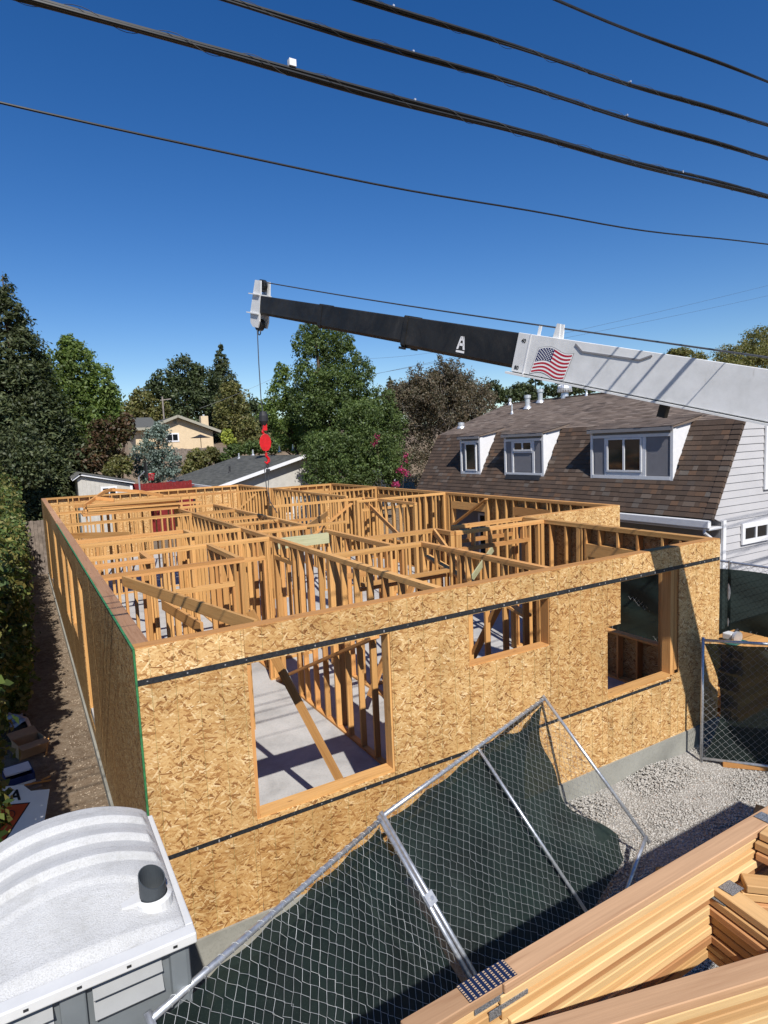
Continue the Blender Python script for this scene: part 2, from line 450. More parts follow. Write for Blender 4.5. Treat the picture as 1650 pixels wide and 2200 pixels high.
def mat_nailplate():
    """blue steel connector plate with rows of punched teeth slots"""
    t = NT('blue_nail_plate'); tc = t.n('ShaderNodeTexCoord'); sep = t.n('ShaderNodeSeparateXYZ'); t.l(tc.outputs['Object'], sep.inputs[0])
    fx = t.math('ABSOLUTE', t.math('SUBTRACT', t.math('FRACT', t.math('MULTIPLY', sep.outputs[0], 50.0)), 0.5))
    fy = t.math('ABSOLUTE', t.math('SUBTRACT', t.math('FRACT', t.math('MULTIPLY', sep.outputs[1], 115.0)), 0.5))
    m_ = t.math('MULTIPLY', t.math('LESS_THAN', fx, 0.20), t.math('LESS_THAN', fy, 0.27))
    c = t.mix(m_, (0.018, 0.032, 0.085), (0.47, 0.33, 0.20))
    return t.pbr(c, 0.45, t.math('MULTIPLY', t.math('SUBTRACT', 1.0, m_), 0.5), None, 0.4)
M['nailplate'] = mat_nailplate()
def mat_plate2():
    t = NT('grey_nail_plate'); v = t.coord('Object', (1, 1, 1)); n = t.noise(v, 300.0, 2)
    return t.pbr(t.ramp(n, [(0.4, (0.10, 0.11, 0.12)), (0.6, (0.36, 0.37, 0.38))]), 0.5, 0.5)
M['plate_grey'] = mat_plate2()
M['gravel'] = None
def mat_gravel():
    t = NT('gravel_stone'); i = t.island()
    c = t.ramp(i, [(0, (0.24, 0.225, 0.20)), (0.35, (0.33, 0.312, 0.28)), (0.7, (0.385, 0.365, 0.333)), (0.95, (0.45, 0.432, 0.40)), (1.0, (0.31, 0.235, 0.18))])
    return t.pbr(c, 0.9, 0, None, 0.15)
M['gravel'] = mat_gravel()
M['gravel_bed'] = mat_plain('gravel_bed', (0.33, 0.31, 0.28), 0.95, 0, 0.35, 60, 0.1, 0.8)
M['bark'] = mat_plain('bark', (0.10, 0.07, 0.05), 0.9, 0, 0.4, 9, 0.1, 0.6)
M['twig'] = mat_plain('pale_twig', (0.24, 0.21, 0.185), 0.9, 0, 0.3, 5, 0.1)
M['cardboard'] = mat_plain('cardboard', (0.36, 0.215, 0.115), 0.85, 0, 0.12, 6)
M['oldwood'] = mat_plain('weathered_fence_wood', (0.19, 0.155, 0.13), 0.9, 0, 0.35, 5, 0.1)
M['redwood'] = mat_plain('red_stained_fence', (0.17, 0.016, 0.016), 0.7, 0, 0.25, 5, 0.2)
M['cream'] = mat_plain('cream_stucco', (0.60, 0.47, 0.31), 0.85, 0, 0.07, 4, 0.1)
M['stucco'] = mat_plain('grey_stucco', (0.44, 0.42, 0.38), 0.85, 0, 0.1, 4, 0.1)
M['eave'] = mat_plain('olive_trim', (0.30, 0.28, 0.22), 0.7, 0, 0.1)
M['tarp'] = mat_plain('clear_plastic_sheet', (0.30, 0.28, 0.31), 0.3, 0, 0.3, 4, 0.5)
M['navy'] = mat_plain('navy_print', (0.015, 0.03, 0.11), 0.5, 0, 0.3)
M['alu'] = mat_plain('bare_aluminium', (0.62, 0.63, 0.64), 0.35, 0.6, 0.15, 8)

# ------------------------------------------------------------------ ground
GZ = -0.40
def smooth(a, b, x):
    t = np.clip((x - a) / (b - a), 0, 1); return t * t * (3 - 2 * t)
def ground_z(x, y):
    z = GZ + 5.0 * smooth(38, 60, y) + 3.5 * smooth(62, 120, y) + 10 * smooth(120, 420, y)
    return z
xs = np.concatenate([np.linspace(-600, -30, 24), np.linspace(-28, 60, 89), np.linspace(64, 700, 28)])
ys = np.concatenate([np.linspace(-120, -12, 12), np.linspace(-11, 80, 92), np.linspace(84, 900, 40)])
gx, gy = np.meshgrid(xs, ys, indexing='ij')
gz = ground_z(gx, gy) + RNG.normal(0, 0.012, gx.shape) * ((gy < 30) & (gx < 0.0))
nx, ny = len(xs), len(ys)
idx = np.arange(nx * ny).reshape(nx, ny)
gf = np.stack([idx[:-1, :-1], idx[1:, :-1], idx[1:, 1:], idx[:-1, 1:]], -1).reshape(-1, 4)
gm = np_mesh('ground', np.stack([gx, gy, gz], -1), gf); gm.materials.append(M['ground'])
go = link(bpy.data.objects.new('ground', gm)); tag(go, kind='structure')

# gravel yard: bed sheet and loose stones
gb = MB()
gb.box(1.6, 11.2, -3.6, -0.036, GZ - 0.1, GZ + 0.015)
gb.prism([(1.6, -.75, GZ + .014), (1.6, -.0362, GZ + .014), (1.6, -.0362, GZ + .085)], (6.8, 0, 0))
gb.box(8.45, 11.2, 0.0, 4.12, GZ - 0.1, GZ + 0.013)
tag(gb.obj('gravel_bed', M['gravel_bed']), kind='structure')
ico_v = []
ph = (1 + 5 ** 0.5) / 2
for a, b in ((-1, ph), (1, ph), (-1, -ph), (1, -ph)): ico_v.append((a, b, 0))
for a, b in ((-1, ph), (1, ph), (-1, -ph), (1, -ph)): ico_v.append((0, a, b))
for a, b in ((ph, -1), (ph, 1), (-ph, -1), (-ph, 1)): ico_v.append((a, 0, b))
ICO_V = np.array(ico_v) / math.hypot(1, ph)
ICO_F = np.array([(0, 11, 5), (0, 5, 1), (0, 1, 7), (0, 7, 10), (0, 10, 11), (1, 5, 9), (5, 11, 4), (11, 10, 2), (10, 7, 6), (7, 1, 8),
                  (3, 9, 4), (3, 4, 2), (3, 2, 6), (3, 6, 8), (3, 8, 9), (4, 9, 5), (2, 4, 11), (6, 2, 10), (8, 6, 7), (9, 8, 1)])
def stones(n, fn_xy, smin, smax, zfun, seed):
    g = np.random.default_rng(seed)
    xy = fn_xy(g, n); n = len(xy)
    s = g.uniform(smin, smax, n) ** 1.0
    sc = np.stack([s * g.uniform(.8, 1.3, n), s * g.uniform(.8, 1.3, n), s * g.uniform(.55, .9, n)], -1)
    V = ICO_V[None] * g.uniform(.78, 1.2, (n, 12, 1))
    a = g.uniform(0, 6.283, n); b = g.uniform(-.6, .6, n)
    V = V * sc[:, None, :]
    x = V[..., 0] * np.cos(a)[:, None] - V[..., 1] * np.sin(a)[:, None]; y = V[..., 0] * np.sin(a)[:, None] + V[..., 1] * np.cos(a)[:, None]; z = V[..., 2]
    y2 = y * np.cos(b)[:, None] - z * np.sin(b)[:, None]; z2 = y * np.sin(b)[:, None] + z * np.cos(b)[:, None]
    P = np.stack([x + xy[:, :1], y2 + xy[:, 1:2], z2 + zfun(xy)[:, None]], -1).reshape(-1, 3)
    F = (ICO_F[None] + (np.arange(n) * 12)[:, None, None]).reshape(-1, 3)
    return P, F
def lumps(xy):
    x, y = xy[:, 0], xy[:, 1]
    return GZ + 0.020 + 0.012 * np.sin(x * 3.1 + 1.3 * np.sin(y * 2.6)) * np.cos(y * 4.1 + x) * 0.6 + 0.018 * np.clip(np.sin(x * 9.7 + 2 * np.sin(y * 5)) * np.sin(y * 11.3 + 2 * x) - .45, 0, 1) + 0.004 * np.sin(x * 61) * np.sin(y * 57) + smooth(-0.75, -0.05, y) * (x < 8.4) * (0.085 + 0.03 * np.sin(x * 4))
def gravel_xy(g, n):
    p = np.concatenate([np.stack([g.uniform(3.0, 9.6, n), g.uniform(-2.7, -0.03, n)], -1), np.stack([g.uniform(8.5, 10.6, n // 6), g.uniform(-0.03, 4.05, n // 6)], -1)])
    return p
gP, gF = stones(48000, gravel_xy, 0.0065, 0.0155, lumps, 3)
gme = np_mesh('gravel', gP, gF); gme.materials.append(M['gravel'])
tag(link(bpy.data.objects.new('gravel', gme)), 'pale grey crushed gravel beside the house wall', 'gravel', kind='stuff')
def dirt_xy(g, n):
    x = -0.03 - np.abs(g.normal(0, 0.28, n)); y = g.uniform(1.5, 22, n) ** 1.0
    k = x > -1.6
    return np.stack([x[k], y[k]], -1)
dP, dF = stones(1900, dirt_xy, 0.004, 0.017, lambda xy: np.full(len(xy), GZ + 0.004), 5)
dme = np_mesh('dirt_pebbles', dP, dF); dme.materials.append(mat_plain('pebble', (0.27, 0.215, 0.16), 0.95, 0, 0.3, 3, 0.1))
tag(link(bpy.data.objects.new('dirt_pebbles', dme)), 'small stones and clods on the dirt side path', 'stones', kind='stuff')

# ------------------------------------------------------------------ the framed house
H = 2.85; SL = 0.08; SW = 0.038
house = empty('house_frame', (4.2, 12, GZ), 'unfinished timber framed house with strand board walls and no roof', 'house')
studs = []          # (centre, dims, mat)
pieces = []         # (name, centre, dims, mat)
def P3(axis, a, c, z): return (a, c, z) if axis == 'x' else (c, a, z)
def D3(axis, la, lc, lz): return (la, lc, lz) if axis == 'x' else (lc, la, lz)
def wall(axis, c, a, b, t=0.089, ops=(), spacing=0.406, tops=True, plate_mat=None, tag_=''):
    """stud wall along axis at centre line c from a to b; ops = (start, end, sill, head)"""
    wa = M['wx'] if axis == 'x' else M['wy']
    pm = plate_mat or wa
    # plates, cut into realistic lengths
    def run(z, nm, mat, cuts, s0, s1, w=SW):
        p = s0
        for q in [k for k in cuts if s0 < k < s1] + [s1]:
            pieces.append((nm, P3(axis, (p + q) / 2, c + random.uniform(-.002, .002), z), D3(axis, q - p - 0.003, t, w - 0.001), mat)); p = q
    L = b - a
    c1 = [a + k for k in np.arange(3.6, L - 0.8, 4.2)]; c2 = [a + k for k in np.arange(2.4, L - 0.8, 4.2)]
    run(H - 0.019, 'top_plate', pm, c1, a, b); run(H - 0.057, 'top_plate', wa, c2, a, b)
    doors = [(o[0], o[1]) for o in ops if o[2] <= SL]
    s = a
    for d0, d1 in sorted(doors) + [(b, b)]:
        if d0 - s > 0.05: run(SL + 0.019, 'bottom_plate', wa, [], s, d0)
        s = d1
    zt = H - 0.077; zb = SL + 0.039
    def stud(p, z0, z1): studs.append((P3(axis, p, c, (z0 + z1) / 2), D3(axis, SW, t - 0.002, round(z1 - z0, 2)), M['wz']))
    k = a + SW / 2; pos = []
    while k < b - SW: pos.append(k); k += spacing
    pos.append(b - SW / 2)
    for p in pos:
        hit = [o for o in ops if o[0] - 0.06 < p < o[1] + 0.06]
        if not hit: stud(p, zb, zt)
        else:
            o = hit[0]
            if o[0] + 0.05 < p < o[1] - 0.05:
                hh = 0.24 if t > 0.1 else 0.078
                if o[3] + hh < zt - 0.06: stud(p, o[3] + hh + .002, zt)
                if o[2] > SL + 0.2: stud(p, zb, o[2] - 0.04)
    if b - a > 1.2:
        stud(a + SW * 1.55, zb, zt); stud(b - SW * 1.55, zb, zt)
        if L > 2.5:
            q_ = a + L * random.uniform(.3, .7)
            if not any(o[0] - .2 < q_ < o[1] + .2 for o in ops): stud(q_, zb, zt); stud(q_ + SW * 1.02, zb, zt)
    for o in ops:
        for sgn, e in ((-1, o[0]), (1, o[1])):
            stud(e + sgn * SW / 2, zb, min(o[3], zt)); stud(e + sgn * SW * 1.52, zb, zt)
        hh = 0.24 if t > 0.1 else 0.078
        hz1 = min(o[3] + hh, zt)
        if hz1 - o[3] > 0.03:
            pieces.append(('header', P3(axis, (o[0] + o[1]) / 2, c, (o[3] + hz1) / 2), D3(axis, o[1] - o[0] + SW * 2 - 0.004, t - 0.006, hz1 - o[3] - 0.004), wa))
        if o[2] > SL + 0.2:
            pieces.append(('window_sill', P3(axis, (o[0] + o[1]) / 2, c, o[2] - 0.02), D3(axis, o[1] - o[0] - 0.004, t + 0.004, SW), wa))

EX = 0.14; OS = 0.011
# outer walls
wall('x', EX / 2, 0.0, 8.42, EX, [(1.00, 2.50, 0.99, 2.50), (3.57, 4.83, 1.91, 2.50), (5.90, 7.25, 0.97, 2.50)])
left_ops = [(5.35, 6.25, SL, 2.45), (7.55, 8.9, 1.0, 2.45), (9.55, 11.0, 0.78, 2.45), (13.1, 14.6, 0.78, 2.45), (18.9, 20.2, SL, 2.3)]
wall('y', EX / 2, EX, 23.7, EX, left_ops, plate_mat=M['plate_y'])
wall('y', 8.42 - EX / 2, EX, 4.17, EX, [(0.95, 2.45, 0.95, 2.25)])
wall('x', 4.17 + EX / 2, 8.42, 11.28, EX, [(9.3, 10.6, 0.3, 2.3)])
wall('y', 11.28 - EX / 2, 4.31, 19.55, EX, [(6.3, 7.6, 0.9, 2.35), (8.9, 10.5, 0.9, 2.35), (13.5, 15.2, 0.9, 2.35)])
wall('x', 19.55 - EX / 2, 8.38, 11.14, EX, [(8.9, 10.7, 0.5, 2.4)])
wall('y', 8.38 - EX / 2, 19.55, 23.7, EX, [])
wall('x', 23.7 - EX / 2, EX, 8.24, EX, [(1.2, 2.6, 1.0, 2.35), (4.2, 6.2, SL, 2.35)])
# partitions (read off the tops of the walls)
wall('y', 3.29, EX, 13.9, ops=[(4.55, 5.35, SL, 2.45), (8.7, 9.5, SL, 2.12)])
wall('y', 4.98, EX, 3.03)
wall('y', 4.48, 3.15, 5.7)
wall('y', 2.10, 3.86, 5.55)
wall('y', 0.97, 4.80, 5.6)
wall('y', 4.47, 6.6, 13.9, ops=[(9.8, 10.6, SL, 2.12)])
wall('y', 2.24, 7.4, 8.05)
wall('x', 3.76, EX, 2.16, ops=[(1.15, 1.95, SL, 2.42)])
wall('x', 4.75, EX, 1.02)
wall('x', 5.62, EX, 3.24, ops=[(2.3, 3.1, SL, 2.42)])
wall('x', 7.36, EX, 3.24, ops=[(0.5, 1.3, SL, 2.12)])
wall('x', 8.08, EX, 2.20)
wall('x', 11.70, EX, 3.24, ops=[(0.9, 2.4, SL, 2.2)])
wall('x', 15.6, EX, 4.5)
wall('x', 19.2, EX, 8.24, ops=[(5.0, 6.4, SL, 2.3)])
wall('x', 3.03, 3.34, 5.02, ops=[(3.5, 4.3, SL, 2.42)])
wall('x', 4.18, 4.53, 6.0)
wall('y', 6.04, 3.6, 4.22, spacing=0.2)
wall('x', 3.60, 6.09, 8.28, ops=[(6.25, 7.85, SL, 2.45)])
wall('x', 4.24, 6.5, 8.41, ops=[(6.7, 8.0, SL, 2.48)])
wall('x', 6.58, 3.34, 4.42)
wall('x', 8.25, 3.34, 4.42)
wall('x', 9.55, 3.34, 4.42)
wall('x', 11.65, 3.34, 4.42)
wall('x', 13.95, 3.25, 4.52)
wall('x', 11.70, 5.45, 8.65, ops=[(6.0, 6.9, SL, 2.3)])
wall('x', 10.9, 7.9, 11.14, ops=[(8.1, 9.9, SL, 2.5)])
wall('y', 8.65, 8.8, 11.66)
wall('x', 15.4, 8.5, 11.14)
wall('y', 8.45, 12.6, 19.4)

# nearest studs are single objects, the far remainder is one part
studs.sort(key=lambda s: (Vector(s[0]) - CAM).length)
for c_, d_, m_ in studs[:300]:
    box_obj('stud', c_, d_, m_, house)
far = MB()
for c_, d_, m_ in studs[300:]:
    far.box(c_[0] - d_[0] / 2, c_[0] + d_[0] / 2, c_[1] - d_[1] / 2, c_[1] + d_[1] / 2, c_[2] - d_[2] / 2, c_[2] + d_[2] / 2)
if far.v:
    tag(far.obj('far_studs', M['wz'], house), 'studs of the rear partition walls', kind='stuff')
for nm, c_, d_, m_ in pieces:
    box_obj(nm, c_, d_, m_, house)

# slab and footing
fs = MB()
fs.box(0.012, 8.408, 0.012, 4.165, GZ - 0.2, SL); fs.box(0.012, 11.268, 4.165, 19.54, GZ - 0.2, SL); fs.box(0.012, 8.37, 19.54, 23.69, GZ - 0.2, SL)
fs.obj('floor_slab', M['slab'], house)
ft = MB(); ft.box(0.009, 8.45, -0.035, 0.008, GZ - 0.1, 0.0); ft.box(-0.045, 0.008, -0.036, 23.7, GZ - 0.1, -.245); ft.box(8.412, 8.45, 0.009, 4.1, GZ - 0.1, 0.0)
ft.obj('footing', M['concrete'], house)

# sheathing: front
def sheet(axis, c, a0, a1, z0, z1, t=OS, name='sheathing_panel', mat=None):
    g = 0.0024
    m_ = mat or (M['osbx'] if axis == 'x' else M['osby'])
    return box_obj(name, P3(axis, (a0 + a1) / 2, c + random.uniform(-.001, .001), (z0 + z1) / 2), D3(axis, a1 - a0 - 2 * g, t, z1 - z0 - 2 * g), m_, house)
fy = -OS / 2 - 0.001
ZU, ZL = 2.545, 0.885
for a0, a1 in ((0, 0.95), (0.95, 2.52), (2.52, 3.57), (3.57, 4.84), (4.84, 6.16), (6.16, 7.42), (7.42, 8.42)): sheet('x', fy, a0, a1, ZU, H - 0.005)
for a0, a1 in ((0, 0.965), (0.965, 2.52), (2.52, 3.57), (3.57, 5.90), (5.90, 7.25), (7.25, 8.42)): sheet('x', fy, a0, a1, -0.005, ZL)
sheet('x', fy, 0, 0.965, ZL, ZU); sheet('x', fy, 0.965, 2.52, 2.50, ZU); sheet('x', fy, 0.965, 2.52, ZL, 0.955)
sheet('x', fy, 2.52, 3.57, ZL, ZU); sheet('x', fy, 3.57, 4.84, ZL, 1.895); sheet('x', fy, 3.57, 4.84, 2.505, ZU)
sheet('x', fy, 4.84, 5.90, ZL, ZU); sheet('x', fy, 5.90, 6.16, 1.93, ZU); sheet('x', fy, 6.16, 7.42, 2.51, ZU)
sheet('x', fy, 5.90, 7.25, ZL, 0.935); sheet('x', fy, 7.42, 8.42, ZL, ZU); sheet('x', fy, 7.25, 7.42, ZL, 0.96)
# left side, with the openings left clear
lx = -OS / 2 - 0.001
edges = [0.0]
for y0, y1, s_, h_ in left_ops:
    edges.append((y0, y1, s_, h_))
def left_run(y0, y1):
    n = max(1, round((y1 - y0) / 1.22)); w = (y1 - y0) / n
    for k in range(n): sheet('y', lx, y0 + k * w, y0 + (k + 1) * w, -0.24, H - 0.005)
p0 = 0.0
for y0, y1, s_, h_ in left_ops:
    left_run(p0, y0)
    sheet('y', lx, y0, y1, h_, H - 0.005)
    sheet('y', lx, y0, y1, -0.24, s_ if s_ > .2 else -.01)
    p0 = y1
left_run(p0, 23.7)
# right side of the front block, the projecting block and the rear
def run_sheets(axis, c, a, b, ops):
    q = a
    for y0, y1, s_, h_ in list(ops) + [(b, b, None, None)]:
        if y0 - q > 0.05:
            n = max(1, round((y0 - q) / 1.22)); w = (y0 - q) / n
            for k in range(n): sheet(axis, c, q + k * w, q + (k + 1) * w, -0.005, H - 0.005)
        if s_ is not None:
            sheet(axis, c, y0, y1, h_, H - 0.005)
            if s_ > 0.2: sheet(axis, c, y0, y1, -0.005, s_)
        q = y1
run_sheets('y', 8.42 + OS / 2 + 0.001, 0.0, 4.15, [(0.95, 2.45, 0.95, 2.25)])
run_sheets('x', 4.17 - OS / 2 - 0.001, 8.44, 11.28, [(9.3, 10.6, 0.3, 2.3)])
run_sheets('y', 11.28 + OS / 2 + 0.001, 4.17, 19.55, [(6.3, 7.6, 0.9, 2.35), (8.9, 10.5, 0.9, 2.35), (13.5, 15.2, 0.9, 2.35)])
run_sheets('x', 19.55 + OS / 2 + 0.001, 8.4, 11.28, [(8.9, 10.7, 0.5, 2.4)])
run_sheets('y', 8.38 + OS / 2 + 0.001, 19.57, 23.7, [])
run_sheets('x', 23.7 + OS / 2 + 0.001, 0.0, 8.38, [(1.2, 2.6, 1.0, 2.35), (4.2, 6.2, 0.0, 2.35)])

# straps with nail heads along the board joints
def strap(x0, x1, z, h=0.052):
    o = box_obj('steel_strap', ((x0 + x1) / 2, -OS - 0.0045, z), (x1 - x0, 0.003, h), M['strap'], house)
    nb = MB(); x = x0 + 0.08
    while x < x1:
        nb.box(x, x + 0.012, -OS - 0.009, -OS - 0.006, z - 0.006 + random.uniform(-.014, .014), z + 0.006); x += random.choice((0.11, 0.2, 0.3, 0.34))
    n = nb.obj('nail_heads', M['nail'], o); n['kind'] = 'stuff'
strap(-0.006, 8.40, ZU - 0.002); strap(0.0, 7.25, ZL + 0.002, 0.040)
# printed nailing lines on the boards
nl = MB()
for x in np.arange(0.11, 8.3, 0.203):
    for (z0, z1) in ((0.02, ZL - 0.03), (ZL + 0.03, ZU - 0.03), (ZU + 0.03, H - 0.02)):
        if 0.95 < x < 2.54 and z0 > 0.5 and z1 < 2.6: continue
        if 3.55 < x < 4.86 and 0.5 < z0 < 2.0: z1 = 1.86
        if 5.88 < x < 7.43 and z0 > 0.5 and z1 < 2.6: continue
        nl.box(x - 0.0015, x + 0.0015, -OS - 0.0026, -OS - 0.0020, z0, z1)
NLM = mat_plain('printed_line', (0.20, 0.17, 0.06), 0.8, 0, 0.6, 12)
o_ = nl.obj('printed_nail_lines', NLM, house); o_['kind'] = 'stuff'
# green sealed edge on the left corner and left top
ge = MB(); ge.box(-OS - 0.006, -0.0001, -OS - 0.0065, -OS - 0.0025, 0.0, H - 0.006)
ge.box(-OS - 0.006, -OS - 0.0025, -OS - 0.002, 0.012, -0.2, H - 0.006); ge.box(-OS - 0.010, -0.001, -OS, 12.0, H - 0.004, H + 0.003)
ge.obj('green_sealed_edge', M['green_edge'], house)
# front capping plate end and diagonal braces
def brace(p, q, w=0.14, mat='wx', up=(0, 0, 1), name='brace'):
    return board(name, p, q, 0.038, w, M[mat], house, up)
brace((0.40, 3.60, 2.765), (1.16, 0.25, 2.765), 0.14)
brace((0.84, 3.30, 2.42), (1.02, 1.90, 2.38), 0.14)
brace((1.40, 1.18, 2.68), (2.33, 0.30, 0.10), 0.09)
brace((3.22, 5.45, 0.13), (3.22, 1.59, 1.91), 0.14, up=(1, 0, 0))
brace((5.98, 4.10, 2.80), (5.10, 1.90, 2.35), 0.12)
brace((8.50, 11.6, 2.80), (7.72, 8.0, 1.99), 0.12)
brace((11.05, 10.4, 1.82), (11.05, 8.70, 2.76), 0.14, up=(1, 0, 0))
brace((11.05, 19.3, 1.45), (11.05, 15.9, 2.73), 0.14, up=(1, 0, 0))
brace((5.05, 3.0, 2.60), (5.05, 0.6, 2.1), 0.14, up=(1, 0, 0))
brace((5.05, 2.5, 0.2), (5.05, 0.9, 2.55), 0.14, up=(1, 0, 0))
brace((4.52, 6.75, 2.78), (7.20, 11.5, 2.48), 0.14)
brace((0.25, 11.2, 2.6), (1.3, 9.2, 2.72), 0.14)
brace((5.3, 19.1, 1.0), (7.6, 19.1, 2.7), 0.14, up=(0, 1, 0))
brace((6.2, 11.6, 1.5), (8.1, 11.6, 2.7), 0.14, up=(0, 1, 0))
brace((3.9, 3.1, 0.4), (4.85, 3.1, 2.2), 0.14, up=(0, 1, 0))
board('treated_beam', (3.36, 5.55, 2.70), (4.44, 5.55, 2.70), 0.09, 0.20, M['treated'], house)
board('treated_brace', (8.2, 6.1, 1.0), (9.4, 6.5, 1.75), 0.04, 0.14, M['treated'], house)
board('opening_post', (7.36, 0.068, 1.0), (7.36, 0.068, 2.5), 0.11, 0.13, M['wx'], house)
board('cantilever_plate', (3.5, 6.62, 2.83), (5.4, 6.62, 2.83), 0.12, 0.045, M['wx'], house)
board('lower_header', (3.38, 2.2, 2.50), (4.9, 2.2, 2.50), 0.089, 0.05, M['wx'], house)
board('lower_header', (3.38, 2.28, 2.42), (4.9, 2.28, 2.42), 0.089, 0.05, M['wx'], house)

# ------------------------------------------------------------------ lumber bundle on the wall tops
bund = empty('lumber_bundle', (2.0, 14.5, H), 'bundle of light framing boards lying across the rear wall tops', 'lumber')
for layer in range(5):
    for k in range(7):
        x0 = 0.75 + random.uniform(-.05, .05) + layer * 0.03; x1 = 3.25 + random.uniform(-.06, .08)
        y = 13.36 + k * 0.16 + random.uniform(-.02, .02); z = H + 0.025 + layer * 0.062 + random.uniform(0, .005)
        if layer == 4 and k > 4: continue
        board('board', (x0, y, z), (x1, y + random.uniform(-.05, .05), z), 0.14, 0.052, M['wx'], bund)
for y in (14.6, 15.1, 15.6):
    for k in range(3):
        board('board', (0.9, y + k * .12, H + 0.03 + k * .055), (3.5, y + .1 + k * .1, H + 0.03 + k * .055), 0.12, 0.05, M['wx'], bund)
frm = MB(); pts = [at(182, 1086, 13.6), at(225, 1056, 14.6), at(240, 1052, 14.9), at(300, 1056, 15.0), at(350, 1065, 14.2)]
for a_, b_ in zip(pts[:-1], pts[1:]): frm.beam(a_, b_, 0.05, 0.09)
frm.beam(at(205, 1070, 14.1), at(245, 1074, 13.9), 0.05, 0.1)
fo = frm.obj('gable_frame', M['wx']); tag(fo, 'small grey gable frame lying loose on the lumber bundle', 'timber frame')

# ------------------------------------------------------------------ neighbouring house with the mansard roof
nb = empty('neighbour_house', (17, 9, GZ), 'white sided house with brown shingled mansard roof and three dormers', 'house')
EX0, EZ0, EX1, EZ1 = 13.34, 2.40, 14.61, 4.74
RX, RZ = 18.4, 6.02
YN, YF = 3.25, 16.05
core = MB()
prof = [(13.9, GZ), (13.9, 2.34), (EX0 + 0.06, 2.38), (EX1 + 0.03, EZ1 - 0.03), (RX, RZ - 0.03), (2 * RX - EX1, EZ1), (2 * RX - EX0 - .4, GZ)]
core.prism([(x, 3.36, z) for x, z in prof], (0, YF - 0.05 - 3.36, 0))
core.obj('wall', M['dark_siding'], nb)
# siding boards on the end wall
def xl(z):
    if z < 2.36: return 13.92
    if z < EZ1: return EX0 + 0.10 + (z - EZ0) / (EZ1 - EZ0) * (EX1 - EX0)
    return EX1 + 0.1 + (z - EZ1) / (RZ - EZ1) * (RX - EX1)
z = GZ + 0.05
while z < 5.7:
    zz = z + 0.186
    x1 = 22.2 if zz < 4.6 else 2 * RX - xl(zz)
    y_lo, y_hi = 3.325, 3.345
    b_ = MB(); a0, a1 = xl(z) , xl(zz)
    b_.add([(a0, y_lo, z), (x1, y_lo, z), (x1, y_hi, zz), (a1, y_hi, zz), (a0, 3.37, z), (x1, 3.37, z), (x1, 3.37, zz), (a1, 3.37, zz)],
           [(0, 1, 2, 3), (5, 4, 7, 6), (1, 0, 4, 5), (3, 2, 6, 7), (0, 3, 7, 4), (2, 1, 5, 6)])
    b_.obj('siding_board', M['siding'], nb); z = zz
# mansard shingles: object each for the 300 nearest, rest one part
dorm = [(4.60, 7.18), (9.18, 10.95), (12.35, 13.43)]
sl = Vector((EX1 - EX0, 0, EZ1 - EZ0)); SLEN = sl.length; sl.normalize(); sn = Vector((-sl.z, 0, sl.x))
rows = 19; ex_ = SLEN / rows
sh = []
rs = random.Random(5)
for r_ in range(rows):
    v = r_ * ex_; y = YN - rs.uniform(0, 0.2)
    zrow = EZ0 + sl.z * v
    while y < YF:
        w = rs.choice((0.13, 0.17, 0.21, 0.26, 0.31))
        ya, yb = max(y, YN), min(y + w, YF)
        if yb - ya > 0.04:
            inside = any(d0 - 0.0 < (ya + yb) / 2 < d1 + 0.0 for d0, d1 in dorm) and zrow > 3.22
            if not inside: sh.append((v, ya, yb, rs.uniform(0, 0.006)))
        y += w
def sh_verts(v, ya, yb, j):
    o = Vector((EX0, 0, EZ0))
    out = []
    for vv, n_ in ((v - 0.012 + j, 0.024), (v + ex_ + 0.015, 0.008)):
        for yy in (ya + .002, yb - .002):
            out.append(o + sl * vv + sn * n_ + Vector((0, yy, 0)))
    for vv, n_ in ((v - 0.012 + j, 0.0), (v + ex_ + 0.015, -0.004)):
        for yy in (ya + .002, yb - .002):
            out.append(o + sl * vv + sn * n_ + Vector((0, yy, 0)))
    return out
SHF = [(0, 2, 3, 1), (4, 5, 7, 6), (0, 1, 5, 4), (2, 6, 7, 3), (0, 4, 6, 2), (1, 3, 7, 5)]
sh.sort(key=lambda s: (EX0 + sl.x * s[0] - CAM.x) ** 2 + (s[1] - CAM.y) ** 2 + (EZ0 + sl.z * s[0] - CAM.z) ** 2)
rest = MB()
for i, s_ in enumerate(sh):
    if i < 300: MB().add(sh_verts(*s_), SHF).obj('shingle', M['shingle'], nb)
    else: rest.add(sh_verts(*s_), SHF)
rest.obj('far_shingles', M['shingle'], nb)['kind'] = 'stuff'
# cap shingles down the near rake
for r_ in range(rows):
    v = r_ * ex_
    o = Vector((EX0, YN, EZ0)); a = o + sl * (v - 0.02) + sn * 0.03; b = o + sl * (v + ex_ + 0.01) + sn * 0.02
    cb = MB(); cb.add([a + Vector((0, -.07, 0)) + sn * .012, a + Vector((0, .16, 0)) + sn * .012, b + Vector((0, .16, 0)), b + Vector((0, -.05, 0)),
                       a - sn * .09 + Vector((0, -.07, 0)), a - sn * .02 + Vector((0, .16, 0)), b - sn * .02 + Vector((0, .16, 0)), b - sn * .09 + Vector((0, -.05, 0))],
                      [(0, 1, 2, 3), (7, 6, 5, 4), (0, 4, 5, 1), (2, 6, 7, 3), (0, 3, 7, 4), (1, 5, 6, 2)])
    cb.obj('cap_shingle', M['shingle'], nb)
